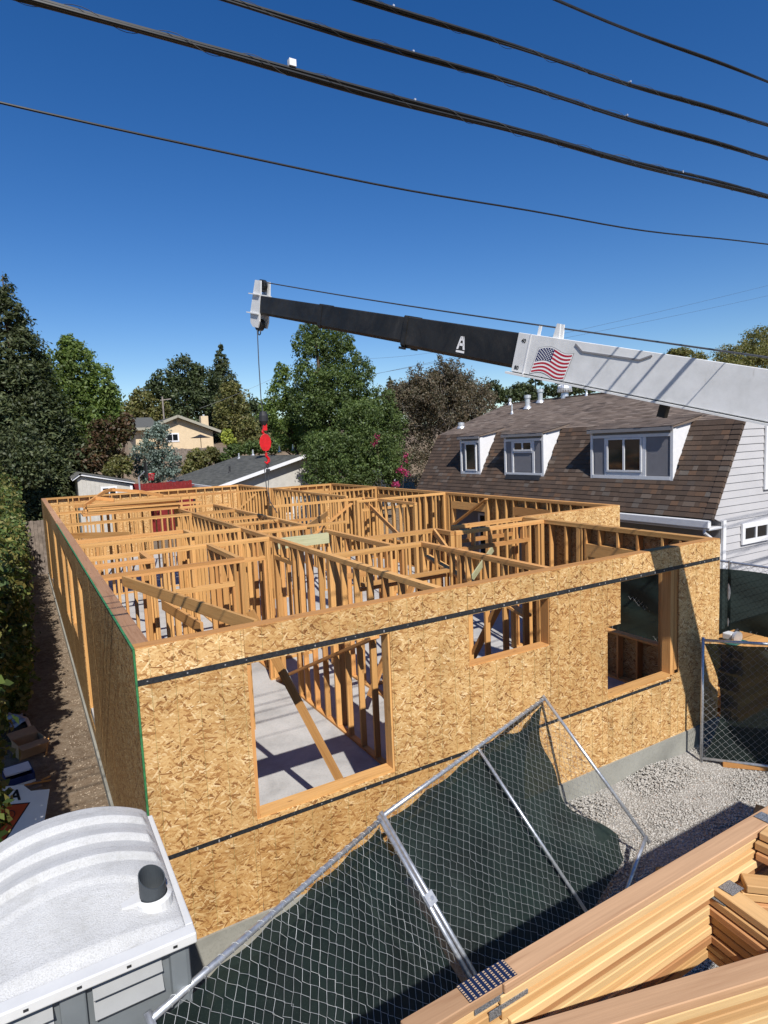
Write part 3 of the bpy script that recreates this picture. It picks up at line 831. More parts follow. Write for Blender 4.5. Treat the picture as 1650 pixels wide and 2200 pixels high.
# upper roof shingles
ul = Vector((RX - EX1, 0, RZ - EZ1)); UL = ul.length; ul.normalize(); un = Vector((-ul.z, 0, ul.x))
def roof_rows(origin, u, n, length, y0, y1, ex=0.14, seed=1, wch=(0.25, 0.31, 0.36)):
    q = random.Random(seed); mb = MB(); v = 0.0
    while v < length - 0.01:
        y = y0 - q.uniform(0, .3)
        while y < y1:
            w = q.choice(wch); ya, yb = max(y, y0), min(y + w, y1)
            if yb - ya > .03:
                e = min(v + ex + .01, length)
                a = Vector(origin) + u * (v - .008 + q.uniform(0, .01)) + n * 0.02; b = Vector(origin) + u * e + n * 0.007
                mb.add([a + Vector((0, ya, 0)), a + Vector((0, yb - .003, 0)), b + Vector((0, yb - .003, 0)), b + Vector((0, ya, 0)),
                        a - n * .02 + Vector((0, ya, 0)), a - n * .02 + Vector((0, yb - .003, 0))], [(0, 3, 2, 1), (0, 1, 5, 4)])
            y += w
        v += ex
    return mb
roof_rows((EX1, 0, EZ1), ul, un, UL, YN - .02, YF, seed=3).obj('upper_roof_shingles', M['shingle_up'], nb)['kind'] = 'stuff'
back = MB(); back.prism([(RX, YN, RZ), (2 * RX - EX1, YN, EZ1), (2 * RX - EX0, YN, EZ0), (2 * RX - EX0 - .1, YN, EZ0), (2 * RX - EX1 - .1, YN, EZ1 - .06), (RX, YN, RZ - .06)], (0, YF - YN, 0))
back.obj('rear_roof', M['shingle_up'], nb)
MB().beam((RX, YN, RZ + .02), (RX, YF, RZ + .02), 0.24, 0.03).obj('ridge_cap', M['shingle_up'], nb)
# gutter and downspout
gu = MB(); gu.box(EX0 - 0.10, EX0 + 0.02, YN - 0.02, YF, 2.17, 2.36); gu.box(EX0 + 0.0, 13.88, YN + .02, YF, 2.10, 2.16)
gu.obj('gutter', M['trim'], nb, bevel=0.02)
MB().tube([(EX0 - .03, YN + .12, 2.2), (EX0 - .03, YN + .12, 2.05), (EX0 + .5, YN + .08, 1.72), (EX0 + .5, YN + .08, GZ)], 0.04, 8).obj('downspout', M['trim'], nb)
# dormers
def dormer(y0, y1, lay, label):
    X = 13.81; zb, zt = 3.255, 4.585
    dm = MB(); yc = (y0 + y1) / 2
    body = [(X, y0, zb), (X, y0, zt), (14.66, y0, 4.765)]
    dm.prism(body, (0, y1 - y0, 0))
    d = dm.obj('dormer', M['grey_panel'], nb); d['label'] = label
    # white side boards
    for yy, s_ in ((y0, -1), (y1, 1)):
        MB().prism([(X - .005, yy + s_ * .004, zb), (X - .005, yy + s_ * .004, zt), (14.64, yy + s_ * .004, 4.757)], (0, s_ * .018, 0)).obj('side_wall', M['trim'], d)
        MB().box(X - .03, X + .10, yy - .05 if s_ < 0 else yy - .03, yy + .03 if s_ < 0 else yy + .05, zb - .03, zt - .01).obj('corner_trim', M['trim'], d)
    MB().box(X - .035, X - .002, y0 + .03, y1 - .03, zb - .01, zb + .085).obj('sill_trim', M['trim'], d)
    MB().box(X - .030, X - .002, y0 + .03, y1 - .03, zt - .20, zt - .12).obj('head_trim', M['trim'], d)
    # roof
    ro = MB(); ro.prism([(X - .12, y0 - .10, zt + .015), (X - .12, y0 - .10, zt + .045), (14.95, y0 - .10, 4.89), (14.95, y0 - .10, 4.80)], (0, y1 - y0 + .2, 0))
    rr = ro.obj('dormer_roof', M['shingle_up'], d)
    du = Vector((14.95 - X + .12, 0, 4.89 - zt - .045)); dl = du.length; du.normalize(); dn = Vector((-du.z, 0, du.x))
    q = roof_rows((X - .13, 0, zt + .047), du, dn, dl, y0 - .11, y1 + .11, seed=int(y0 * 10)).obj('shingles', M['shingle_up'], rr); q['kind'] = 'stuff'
    MB().box(X - .13, X - .10, y0 - .1, y1 + .1, zt - .05, zt + .045).obj('fascia', M['dark_siding'], rr)
    W = y1 - y0
    for kind, f0, f1, za, zc in lay:
        ya, yb = y1 - f1 * W, y1 - f0 * W
        if kind == 'panel':
            MB().box(X - .012, X - .001, ya, yb, za, zc).obj('panel', M['grey_panel'], d)
        elif kind == 'trim':
            MB().box(X - .028, X - .001, ya, yb, za, zc).obj('trim_board', M['trim'], d)
        else:
            fr = MB(); t = .05
            fr.box(X - .05, X - .004, ya, yb, za, za + t); fr.box(X - .05, X - .004, ya, yb, zc - t, zc)
            fr.box(X - .05, X - .004, ya, ya + t, za + t, zc - t); fr.box(X - .05, X - .004, yb - t, yb, za + t, zc - t)
            if kind == 'win2': fr.box(X - .05, X - .004, (ya + yb) / 2 - .03, (ya + yb) / 2 + .03, za + t, zc - t)
            w_ = fr.obj('window_frame', M['trim'], d)
            n = 2 if kind == 'win2' else 1
            for k in range(n):
                ga = ya + t + (yb - ya - 2 * t) / n * k; gb_ = ya + t + (yb - ya - 2 * t) / n * (k + 1)
                MB().box(X - .028, X - .018, ga + .002, gb_ - .002, za + t + .002, zc - t - .002).obj('pane', M['glass'], w_)
dormer(4.60, 7.18, [('panel', .04, .17, 3.36, 4.36), ('trim', .175, .205, 3.34, 4.38), ('win2', .21, .66, 3.44, 4.38), ('trim', .665, .705, 3.34, 4.38), ('panel', .71, .96, 3.36, 4.36), ('trim', .21, .66, 3.34, 3.44)], 'widest dormer, nearest the white end wall')
dormer(9.18, 10.95, [('panel', .05, .18, 3.36, 4.36), ('trim', .18, .23, 3.34, 4.38), ('win2', .24, .74, 4.06, 4.38), ('panel', .26, .72, 3.38, 4.0), ('trim', .74, .79, 3.34, 4.38), ('panel', .80, .95, 3.36, 4.36), ('trim', .24, .74, 4.0, 4.06)], 'middle dormer with two small panes over a grey panel')
dormer(12.35, 13.43, [('panel', .08, .2, 3.36, 4.36), ('win', .24, .84, 3.36, 4.38), ('panel', .86, .94, 3.36, 4.36)], 'narrow dormer with a single tall window')
fl = MB(); fp = Vector((EX0, 0, EZ0)) + sl * (SLEN * .30) + sn * .035; fq = Vector((EX0, 0, EZ0)) + sl * (SLEN * .365) + sn * .04
fl.add([fp + Vector((0, 9.25, 0)), fp + Vector((0, 10.9, 0)), fq + Vector((0, 10.9, 0)), fq + Vector((0, 9.25, 0))], [(0, 3, 2, 1)]); fl.add([p_ - sn * .02 for p_ in (fp + Vector((0, 9.25, 0)), fp + Vector((0, 10.9, 0)), fq + Vector((0, 10.9, 0)), fq + Vector((0, 9.25, 0)))], [(0, 1, 2, 3)])
fl.obj('flashing_sheet', M['lead'], nb)
# roof vents
def vent(x, y, h, r, cap=True, mat='alu'):
    zz = EZ1 + (x - EX1) * (RZ - EZ1) / (RX - EX1)
    mb = MB(); mb.lathe([(r * 1.9, -.02), (r * 1.5, .06), (r, .12), (r, h)] + ([(r * 1.35, h), (r * 1.35, h + .12), (0.001, h + .14)] if cap else [(r * .8, h), (r * .8, h - .05), (.001, h - .05)]), (x, y, zz), 14)
    mb.obj('vent_pipe', M[mat], nb, smooth=False)
vent(17.33, 13.58, .42, .10); vent(18.05, 13.6, .42, .10); vent(16.75, 13.87, .40, .035, False); vent(18.3, 11.4, .2, .04, False); vent(15.41, 15.5, .10, .10); vent(18.2, 15.6, .15, .05)
tb = MB(); tz = 6.03; tb.lathe([(.16, -.05), (.14, .18), (.22, .2), (.27, .28), (.28, .36), (.25, .45), (.16, .52), (.001, .54)], (18.4, 12.6, tz), 18)
tv = tb.obj('turbine_vent', M['alu'], nb)
fin = MB()
for k in range(18):
    t = 2 * math.pi * k / 18; c_, s_ = math.cos(t), math.sin(t)
    fin.beam((18.4 + .24 * c_, 12.6 + .24 * s_, tz + .21), (18.4 + .20 * c_, 12.6 + .20 * s_, tz + .50), .012, .11, (c_, s_, 0))
fin.obj('turbine_fins', M['alu'], tv)
# windows of the end wall and of the side wall under the eaves
def flat_window(axis, c, a0, a1, z0, z1, n=2, parent=nb, side=-1, t=.09, trim='trim'):
    fr = MB(); o0, o1 = sorted((c + side * .05, c + side * .002))
    def bx(p0, p1, q0, q1):
        if axis == 'x': fr.box(p0, p1, o0, o1, q0, q1)
        else: fr.box(o0, o1, p0, p1, q0, q1)
    bx(a0, a1, z0, z0 + t); bx(a0, a1, z1 - t, z1); bx(a0, a0 + t, z0 + t, z1 - t); bx(a1 - t, a1, z0 + t, z1 - t)
    w = (a1 - a0 - 2 * t) / n
    for k in range(1, n): bx(a0 + t + w * k - .03, a0 + t + w * k + .03, z0 + t, z1 - t)
    f = fr.obj('window_frame', M[trim], parent)
    g0, g1 = sorted((c + side * .022, c + side * .012))
    for k in range(n):
        p0, p1 = a0 + t + w * k + .004, a0 + t + w * (k + 1) - .004
        g = MB()
        if axis == 'x': g.box(p0, p1, g0, g1, z0 + t + .003, z1 - t - .003)
        else: g.box(g0, g1, p0, p1, z0 + t + .003, z1 - t - .003)
        g.obj('pane', M['glass'], f)
    return f
flat_window('x', 3.322, 14.74, 15.98, 1.60, 2.13, 2, t=.12)
flat_window('x', 3.322, 15.70, 16.9, 2.92, 4.55, 1, t=.14)
MB().box(13.90, 14.02, 3.26, 3.322, GZ, 2.3).obj('corner_trim', M['trim'], nb)
for y0, y1, z0, z1 in ((5.0, 6.2, .3, 1.7), (8.3, 9.6, .3, 1.8), (11.2, 12.6, .2, 1.8)):
    flat_window('y', 13.9, y0, y1, z0, z1, 2, t=.08)

# ------------------------------------------------------------------ crane boom, rope and hook
BA = Vector((4.215, 7.909, 7.509)); BB = Vector((6.642, -1.623, 4.792))
bu = (BB - BA).normalized(); bs = bu.cross(Vector((0, 0, 1))).normalized(); bt = bs.cross(bu).normalized()
if bt.z < 0: bt = -bt
cs = bs if bs.dot(CAM - BA) > 0 else -bs       # side that faces the street
def bp(s, side=0.0, up=0.0): return BA + bu * s + cs * side + bt * up
crane = empty('crane_boom', bp(13.5, 0, 0), 'telescopic crane boom, black inner sections and white base, over the framed house', 'crane')
def section(name, s0, s1, lo, hi, w, mat, chamfer=0.05, taper=0.0):
    poly = []
    for a, b in ((-1, lo + chamfer), (-1 + .3, lo), (1 - .3, lo), (1, lo + chamfer), (1, hi - chamfer * .3), (1 - .1, hi), (-1 + .1, hi), (-1, hi - chamfer * .3)):
        poly.append((a * w / 2, b))
    mb = MB(); n = len(poly)
    mb.add([bp(s0, a, b) for a, b in poly] + [bp(s1, a, b) for a, b in poly],
           [tuple(range(n)), tuple(range(n, 2 * n))[::-1]] + [(i, n + i, n + (i + 1) % n, (i + 1) % n) for i in range(n)])
    return mb.obj(name, mat, crane)
W1, W2, W3, W4 = 0.24, 0.29, 0.34, 0.40
section('boom_section', 0.0, 2.6, -0.08, 0.315, W1, M['black'])
section('boom_section', 2.20, 4.8, -0.115, 0.318, W2, M['black'])
section('boom_section', 4.55, 7.2, -0.170, 0.335, W3, M['black'])
base = section('base_section', 6.87, 15.5, -0.225, 0.340, W4, M['white'], 0.02); base['label'] = 'white painted base section of the boom'
for s0, lo, hi, w in ((2.18, -.125, .33, W2 + .02), (4.53, -.185, .348, W3 + .03)):
    section('collar', s0, s0 + .09, lo, hi, w, M['black'])
for a in (-.5, .5):
    col2 = MB(); col2.add(*[[bp(4.50, a * .3 - .03, -.21), bp(4.50, a * .3 + .03, -.21), bp(4.62, a * .3 + .03, -.21), bp(4.62, a * .3 - .03, -.21), bp(4.50, a * .3 - .03, -.17), bp(4.50, a * .3 + .03, -.17), bp(4.62, a * .3 + .03, -.17), bp(4.62, a * .3 - .03, -.17)], [(0, 3, 2, 1), (4, 5, 6, 7), (0, 1, 5, 4), (1, 2, 6, 5), (2, 3, 7, 6), (3, 0, 4, 7)]])
    col2.obj('wear_pad', M['black'], crane)
section('end_flange', 6.80, 7.12, -0.262, -0.226, W4 + .10, M['white'], 0.005)
section('bottom_flange', 7.121, 15.5, -0.256, -0.226, W4 + .05, M['white'], 0.004)
mb = MB(); mb.beam(bp(7.08, W4 / 2 + .003, -.22), bp(7.08, W4 / 2 + .003, .34), .02, .012, cs); mb.obj('weld_strip', M['trim'], crane)
ln = MB()
for p_, q_ in ((bp(7.80, 0, .30), bp(7.92, 0, .215)), (bp(7.92, 0, .215), bp(8.72, 0, .225)), (bp(8.72, 0, .225), bp(8.86, 0, .30))):
    ln.beam(p_ + cs * (W4 / 2 + .006), q_ + cs * (W4 / 2 + .006), .02, .015, cs)
ln.obj('side_rail', M['grey_panel'], crane)
# head
hd = MB()
hd.prism([bp(-.10, -.13, -.36), bp(.10, -.13, -.36), bp(.14, -.13, -.22), bp(.10, -.13, .10), bp(.10, -.13, .34), bp(.06, -.13, .62), bp(-.16, -.13, .62), bp(-.20, -.13, .30), bp(-.24, -.13, -.05), bp(-.20, -.13, -.28)], cs * .03)
hd.prism([bp(-.10, .10, -.36), bp(.10, .10, -.36), bp(.14, .10, -.22), bp(.10, .10, .10), bp(.10, .10, .34), bp(.06, .10, .62), bp(-.16, .10, .62), bp(-.20, .10, .30), bp(-.24, .10, -.05), bp(-.20, .10, -.28)], cs * .03)
for (u0, u1, z0) in ((-.32, .08, .315), (-.34, .10, -.085)):
    hd.prism([bp(u0, -.17, z0), bp(u1, -.17, z0), bp(u1, .17, z0), bp(u0, .17, z0)], bt * .022)
ho = hd.obj('boom_head', M['white'], crane)
for cen in (bp(-.05, 0, .52), bp(-.02, 0, -.30)):
    shv = MB()
    ring = [cen + (bu * math.cos(t) + bt * math.sin(t)) * .13 - cs * .05 for t in [2 * math.pi * k / 18 for k in range(18)]]
    shv.prism(ring, cs * .10)
    shv.obj('sheave', M['black'], ho)
lg = MB(); ring = [bp(.06, .05, -.46) + (bu * math.cos(t) + bt * math.sin(t)) * .05 for t in [2 * math.pi * k / 12 for k in range(13)]]; lg.tube(ring, .012, 6, False); lg.obj('lifting_eye', M['black'], ho)
# rope along the top, and brackets
MB().tube([bp(-.02, .02, .60)] + [bp(s, .02, .60 - .12 * (s / 7.0) ** 1 - .02 * math.sin(math.pi * s / 7)) for s in np.linspace(.6, 7.2, 8)] + [bp(15.5, .02, .44)], .012, 6).obj('hoist_rope', M['rope'], crane)
MB().beam(bp(7.14, .1, .34), bp(7.14, .1, .47), .025, .04).obj('rope_guide', M['white'], crane)
rg = MB(); rg.prism([bp(7.40, .12, .33), bp(7.50, .12, .33), bp(7.47, .12, .53), bp(7.42, .12, .53)], cs * .03); rg.prism([bp(7.40, .02, .33), bp(7.50, .02, .33), bp(7.47, .02, .53), bp(7.42, .02, .53)], cs * .03)
rg.obj('rope_guide', M['white'], crane)
MB().beam(bp(9.10, 0, -.42), bp(9.10, 0, -.25), .10, .10).obj('boom_stop', M['black'], crane)
# markings on the street side
def on_side(s, up, off): return bp(s, W4 / 2 + off, up)
FS0, FS1 = 7.26, 7.79
def wave(f): return .028 * math.sin(f * 6.6 - .6) - .050 * f
def flag_pt(f, g, off):
    """f along the flag 0..1, g from the top 0..1 ; upright in the world, slanted with the boom"""
    return on_side(FS0 + (FS1 - FS0) * f - .055 * g, .175 + .035 * f - .33 * g + wave(f) + (.0), off)
def strip(f0, f1, g0, g1, off, n=14):
    mb_ = MB(); v = []; fa = []
    for k in range(n + 1):
        f = f0 + (f1 - f0) * k / n
        v += [flag_pt(f, g0, off), flag_pt(f, g1, off)]
    for k in range(n): fa.append((2 * k, 2 * k + 1, 2 * k + 3, 2 * k + 2))
    return v, fa
bk = MB(); bk.add(*strip(-.035, 1.03, -.06, 1.06, .0030)); bo = bk.obj('flag_border', M['ink'], crane)
bk = MB(); bk.add(*strip(-.025, 1.02, -.045, 1.045, .0042)); flg = bk.obj('flag_decal', M['flag_white'], crane); flg['label'] = 'waving stars and stripes flag decal on the white boom section'
rd = MB()
for k in range(0, 13, 2):
    rd.add(*strip(.47 if k < 7 else 0, 1, k / 13, (k + 1) / 13, .0056))
rd.obj('red_stripes', M['flag_red'], flg)
bl = MB(); bl.add(*strip(0, .47, 0, 7 / 13, .0056)); bl.obj('blue_canton', M['flag_blue'], flg)
st = MB()
for r_ in range(9):
    for c_ in range(6 if r_ % 2 == 0 else 5):
        f = (.47) * ((c_ + (.5 if r_ % 2 == 0 else 1.0)) / 6.0); g = 7 / 13 * (r_ + .5 + .25) / 9.5
        cc = flag_pt(f, g, .0070); v = []
        for k in range(10):
            a = math.pi / 2 + k * math.pi / 5; q = .0125 if k % 2 == 0 else .0055
            v.append(cc - bu * (q * math.cos(a)) + bt * (q * math.sin(a)))
        st.add(v + [cc], [(k, (k + 1) % 10, 10) for k in range(10)])
st.obj('stars', M['flag_white'], flg)
# letter A on the black section
def on_side3(s, up): return bp(s, W3 / 2 + .004, up)
la = MB(); s0 = 5.84
def lp(x, y): return on_side3(s0 + x, .06 + y)
def poly(mb_, pts): mb_.add([lp(*p_) for p_ in pts], [tuple(range(len(pts)))])
poly(la, [(-.085, -.10), (-.045, -.10), (-.005, .10), (-.035, .10)]); poly(la, [(.045, -.10), (.085, -.10), (.035, .10), (.005, .10)])
la.add([lp(-.035, .10), lp(.035, .10), lp(.02, .035), lp(-.02, .035)], [(0, 1, 2, 3)]); poly(la, [(-.05, -.045), (.05, -.045), (.04, -.005), (-.04, -.005)]); poly(la, [(-.085, -.15), (.085, -.15), (.085, -.118), (-.085, -.118)])
lo_ = la.obj('letter_decal', M['flag_white'], crane); lo_['label'] = 'white underlined letter A on the black boom section'
def text_obj(name, body, origin, right, up, size, mat, parent, extrude=0.0006, **kw):
    cu = bpy.data.curves.new(name, 'FONT'); cu.body = body; cu.size = size; cu.extrude = extrude; cu.align_x = 'CENTER'; cu.align_y = 'CENTER'
    for k, v in kw.items(): setattr(cu, k, v)
    tmp = bpy.data.objects.new('tmp', cu); COL.objects.link(tmp)
    dg = bpy.context.evaluated_depsgraph_get(); me = bpy.data.meshes.new_from_object(tmp.evaluated_get(dg)); bpy.data.objects.remove(tmp)
    me.materials.clear(); me.materials.append(mat)
    o = bpy.data.objects.new(name, me); rt = Vector(right).normalized(); u_ = Vector(up).normalized(); nn = rt.cross(u_).normalized()
    o.matrix_world = Matrix.Translation(origin) @ Matrix((rt, u_, nn)).transposed().to_4x4()
    link(o)
    if parent is not None: settle(o, parent)
    return o
# as seen from the street the boom's tip is to the left, so reading direction runs towards the base
for b_, s_, u_ in (('40', 6.98, .235), ('80', 6.95, -.150)):
    text_obj('number_mark', b_, bp(s_, W4 / 2 + .004, u_), bu, bt, .075, M['ink'], crane, offset=.002)

# hook block hanging on the hoist rope
hx = at(552, 705, 7.95); hk0 = Vector((hx.x + .02, 7.93, 0))
hook = empty('hook_block', (hk0.x + .06, hk0.y, 4.4), 'red crane hook block hanging on a wire rope above the framing', 'crane hook')
hy = hk0.y
def hz(py): return at(568, py, hy).z
def hxp(px, py): return at(px, py, hy).x
MB().tube([(hx.x, hy, hx.z), (hxp(556, 780), hy, hz(780)), (hxp(561, 860), hy, hz(860)), (hxp(566, 895), hy, hz(895))], .011, 6).obj('rope', M['rope'], hook)
wt = MB(); cx_ = hxp(566, 895); wt.lathe([(.001, .1), (.07, .09), (.10, .0), (.10, -.12), (.05, -.22), (.001, -.23)], (cx_, hy, hz(893)), 14); wt.obj('rope_weight', M['lead'], hook)
cx2 = hxp(568, 915)
MB().beam((cx2, hy, hz(925)), (cx2, hy, hz(910)), .09, .09).obj('upper_shank', M['red'], hook)
mb = MB(); mb.tube([(cx2 - .02, hy, hz(922)), (cx2 - .05, hy, hz(928)), (cx2 - .01, hy, hz(936)), (cx2 + .03, hy, hz(938))], .03, 8); mb.obj('swivel', M['red'], hook)
czc = hz(951); ring = []
for t in range(12):
    a = 2 * math.pi * t / 12; ring.append(Vector((cx2 + .145 * math.cos(a) * .95, hy - .02 * 0, czc + .20 * math.sin(a))))
mb = MB(); ax = Vector((-.35, -.93, 0)).normalized()
mb.prism([p_ + ax * .035 for p_ in ring], ax * .025); mb.prism([p_ - ax * .06 for p_ in ring], ax * .025); mb.obj('cheek_plate', M['red'], hook, bevel=.006)
mb = MB(); ring2 = [Vector((cx2, hy, czc)) + (p_ - Vector((cx2, hy, czc))) * .72 - ax * .03 for p_ in ring]; mb.prism(ring2, ax * .06); mb.obj('pulley', M['flag_red'], hook)
hkp = [(cx2 + .0, hz(972)), (cx2 + .0, hz(980)), (cx2 + .05, hz(986)), (cx2 + .05, hz(992)), (cx2 + .0, hz(996)), (cx2 - .05, hz(992))]
MB().tube([(a, hy, b) for a, b in hkp], [.03, .03, .035, .035, .028, .012], 8).obj('hook', M['red'], hook)
sling = MB(); sling.tube([(cx2 - .01, hy, hz(990)), (cx2 - .06, hy, hz(1010)), (cx2 - .04, hy, hz(1050)), (cx2 + .03, hy, hz(1080)), (cx2 + .18, hy, hz(1105))], .010, 6)
sling.tube([(cx2, hy, hz(990)), (cx2 + .03, hy, hz(1020)), (cx2 + .0, hy, hz(1050)), (cx2 + .02, hy, hz(1085))], .008, 6)
tag(sling.obj('wire_sling', M['rope']), 'thin wire sling dangling from the red crane hook', 'sling')
shk = MB(); shk.tube([(cx2 + .01, hy, hz(995)), (cx2 + .045, hy, hz(1000)), (cx2 + .02, hy, hz(1007)), (cx2 - .01, hy, hz(1002)), (cx2 + .01, hy, hz(995))], .012, 6)
shk.box(cx2 - .02, cx2 + .06, hy - .03, hy + .03, hz(1016), hz(1008)); shk.obj('shackle', M['lead'], hook)

# ------------------------------------------------------------------ overhead lines
def wire(label, coef, y, parts, xr=(-14, 30), lash=True, name='overhead_cable'):
    a, b, c = coef
    def z(x): return a * x * x + b * x + c
    xs_ = np.concatenate([np.linspace(xr[0], -3, 8), np.linspace(-2.5, 8, 43), np.linspace(9, xr[1], 12)])
    mb = MB()
    for dy, dz, r in parts:
        mb.tube([(x, y + dy + .010 * math.sin(x * 2.1 + dz * 90), z(x) + dz + .004 * math.sin(x * 3.0 + dy * 70)) for x in xs_], r, 7)
    o = mb.obj(name, M['cable']); tag(o, label, 'cable', 'overhead cables along the street')
    if lash:
        lw = MB(); R0 = max(abs(p_[1]) + p_[2] for p_ in parts) + .003
        pts = []
        for k in range(int((9 + 3) * 30)):
            x = -3 + k / 30.0; t = x * 2 * math.pi / .42
            pts.append((x, y + R0 * math.cos(t), z(x) + R0 * math.sin(t)))
        lw.tube(pts, .0015, 4, False); l_ = lw.obj('lashing_wire', M['lash'], o)
        for x in (1.6, 3.9):
            xx = x + random.uniform(-.4, .4); cl = MB().box(xx, xx + .012, y - R0 * .7, y + R0 * .7, z(xx) + R0 * .3, z(xx) + R0 * .95)
            cl.obj('cable_clip', M['alu'], o)
    return o, z
w1, z1_ = wire('lowest thick bundle of lashed black cables across the sky', (.0016, .00353, 6.564), -2.18, [(0, .011, .0120), (.008, -.010, .0105), (-.008, -.009, .009)])
wire('second thick black lashed cable from the bottom', (.00024, .02356, 6.8704), -2.11, [(0, .005, .0115), (.004, -.008, .008)])
wire('third thick black lashed cable, above the second', (.0022, .0258, 7.120), -2.07, [(0, .004, .0120), (.003, -.008, .007)])
wire('uppermost black cable, in the top right corner', (.0002, .03314, 7.5317), -2.06, [(0, 0, .010), (0, -.010, .005)], lash=False)
wire('single thin wire below the thick cables', (.00805, -.0198, 6.0527), -2.22, [(0, 0, .0058)], lash=False, name='overhead_wire')
cx3 = .79; MB().box(cx3 - .018, cx3 + .022, -2.195, -2.165, z1_(cx3) + .022, z1_(cx3) + .058).obj('suspension_clamp', M['trim'], w1)
# thin far wires
def far_wire(p, q, Y, label, sag=.4):
    a = at(*p, Y); b = at(*q, Y); d = b - a; a2 = a - d * .6; b2 = b + d * .6
    mb = MB(); mb.tube([a2.lerp(b2, k / 16) - Vector((0, 0, sag * (1 - (2 * k / 16 - 1) ** 2))) for k in range(17)], .012, 5)
    tag(mb.obj('overhead_wire', M['rope']), label, 'wire', 'thin wires above the far roofs')
far_wire((1200, 712), (1650, 608), 42, 'upper thin wire rising to the right above the white boom')
far_wire((1200, 722), (1650, 630), 42, 'lower thin wire rising to the right above the white boom')
far_wire((1430, 775), (1650, 722), 46, 'thin wire passing the tree right of the boom')
far_wire((520, 835), (660, 770), 55, 'thin wire left of the tall central tree')
far_wire((770, 765), (890, 757), 60, 'faint wire behind the boom right of the central tree')

# ------------------------------------------------------------------ foliage
def quads_from(P, Nn, size, g, aspect=.55):
    n = len(P)
    rv = g.normal(size=(n, 3)); a = np.cross(Nn, rv); a /= np.linalg.norm(a, axis=1, keepdims=True) + 1e-9
    b = np.cross(Nn, a); b /= np.linalg.norm(b, axis=1, keepdims=True) + 1e-9
    s = (size * g.uniform(.6, 1.35, n))[:, None]
    fold = Nn * (s * .18)
    V = np.stack([P - a * s, P + b * s * aspect + fold, P + a * s, P - b * s * aspect + fold], 1).reshape(-1, 3)
    F = np.arange(n * 4).reshape(n, 4)
    return V, F
def clump_leaves(ells, per_m2, leaf, g, sub=.30, jitter=.5, up=.25):
    """ells: centre, radii. Sub-clumps spread over each ellipsoid, leaves over each sub-clump"""
    Ps, Ns = [], []
    for (c, r) in ells:
        c = np.array(c); r = np.array(r); area = 4 * math.pi * ((r[0] * r[1]) ** 1.6 / 3 + (r[0] * r[2]) ** 1.6 / 3 + (r[1] * r[2]) ** 1.6 / 3) ** (1 / 1.6)
        rs_ = max(.18, sub * float(np.mean(r)) * .8)
        m_ = max(6, int(area / (rs_ * rs_ * 1.5)))
        d = g.normal(size=(m_, 3)); d /= np.linalg.norm(d, axis=1, keepdims=True)
        cc = c + d * r * g.uniform(.55, 1.02, (m_, 1))
        rr = rs_ * g.uniform(.6, 1.45, m_)
        k = max(10, int(per_m2 * area / m_))
        dd = g.normal(size=(m_, k, 3)); dd /= np.linalg.norm(dd, axis=2, keepdims=True)
        pp = cc[:, None] + dd * (rr[:, None, None] * g.uniform(.45, 1.08, (m_, k, 1))) * np.array([1, 1, .8])
        nn = dd + g.normal(size=dd.shape) * jitter + np.array([0, 0, up])
        Ps.append(pp.reshape(-1, 3)); Ns.append(nn.reshape(-1, 3))
    P_ = np.concatenate(Ps); N_ = np.concatenate(Ns); N_ /= np.linalg.norm(N_, axis=1, keepdims=True) + 1e-9
    return quads_from(P_, N_, np.full(len(P_), leaf), g)
def gzf(x, y): return float(ground_z(np.array(x), np.array(y)))
def trunk_mb(base, top, r0, limbs, g):
    mb = MB(); b = Vector(base); t = Vector(top)
    pts = [b.lerp(t, k / 6) + Vector((g.normal(0, .06), g.normal(0, .06), 0)) * (k > 0) for k in range(7)]
    mb.tube(pts, [r0 * (1 - .8 * k / 6) for k in range(7)], 8)
    for e in limbs:
        s = b.lerp(t, float(g.uniform(.35, .8))); e = Vector(e)
        mb.tube([s, s.lerp(e, .5) + Vector((0, 0, .15)), e], [r0 * .4, r0 * .25, r0 * .08], 6)
    return mb
def tree(name, label, ells, mat, per=60, leaf=.11, seed=1, cat='tree', group=None, trunk_r=.2, sub=.3, base=None, up=.25, jitter=.5):
    g = np.random.default_rng(seed)
    cs_ = [Vector(e[0]) for e in ells]
    big = max(ells, key=lambda e: e[1][0] * e[1][2]); hi = max(ells, key=lambda e: e[0][2])
    bx, by = (base if base else (big[0][0], big[0][1])); bz = gzf(bx, by)
    root = empty(name, (bx, by, bz), label, cat, group)
    V, F = clump_leaves(ells, per, leaf, g, sub, jitter, up)
    me = np_mesh('crown', V, F); me.materials.append(mat); c = link(bpy.data.objects.new('crown', me)); settle(c, root)
    tp = Vector(hi[0]); tp.x = tp.x * .5 + bx * .5 if abs(tp.x - bx) < 1 else tp.x
    trunk_mb((bx, by, bz - .1), tp, trunk_r, [e for e in cs_ if (e - tp).length > .3][:7], g).obj('trunk', M['bark'], root)
    return root
def E(px, py, rx, ry, Y, dy=None):
    """ellipsoid from a survey: centre seen at (px,py), half widths rx, ry in photo units, at depth Y"""
    c = at(px, py, Y); e = at(px + rx, py, Y); w = abs(e.x - c.x) * .86; h = abs(at(px, py - ry, Y).z - c.z)
    return (tuple(c), (w, w * (dy or .9), h))
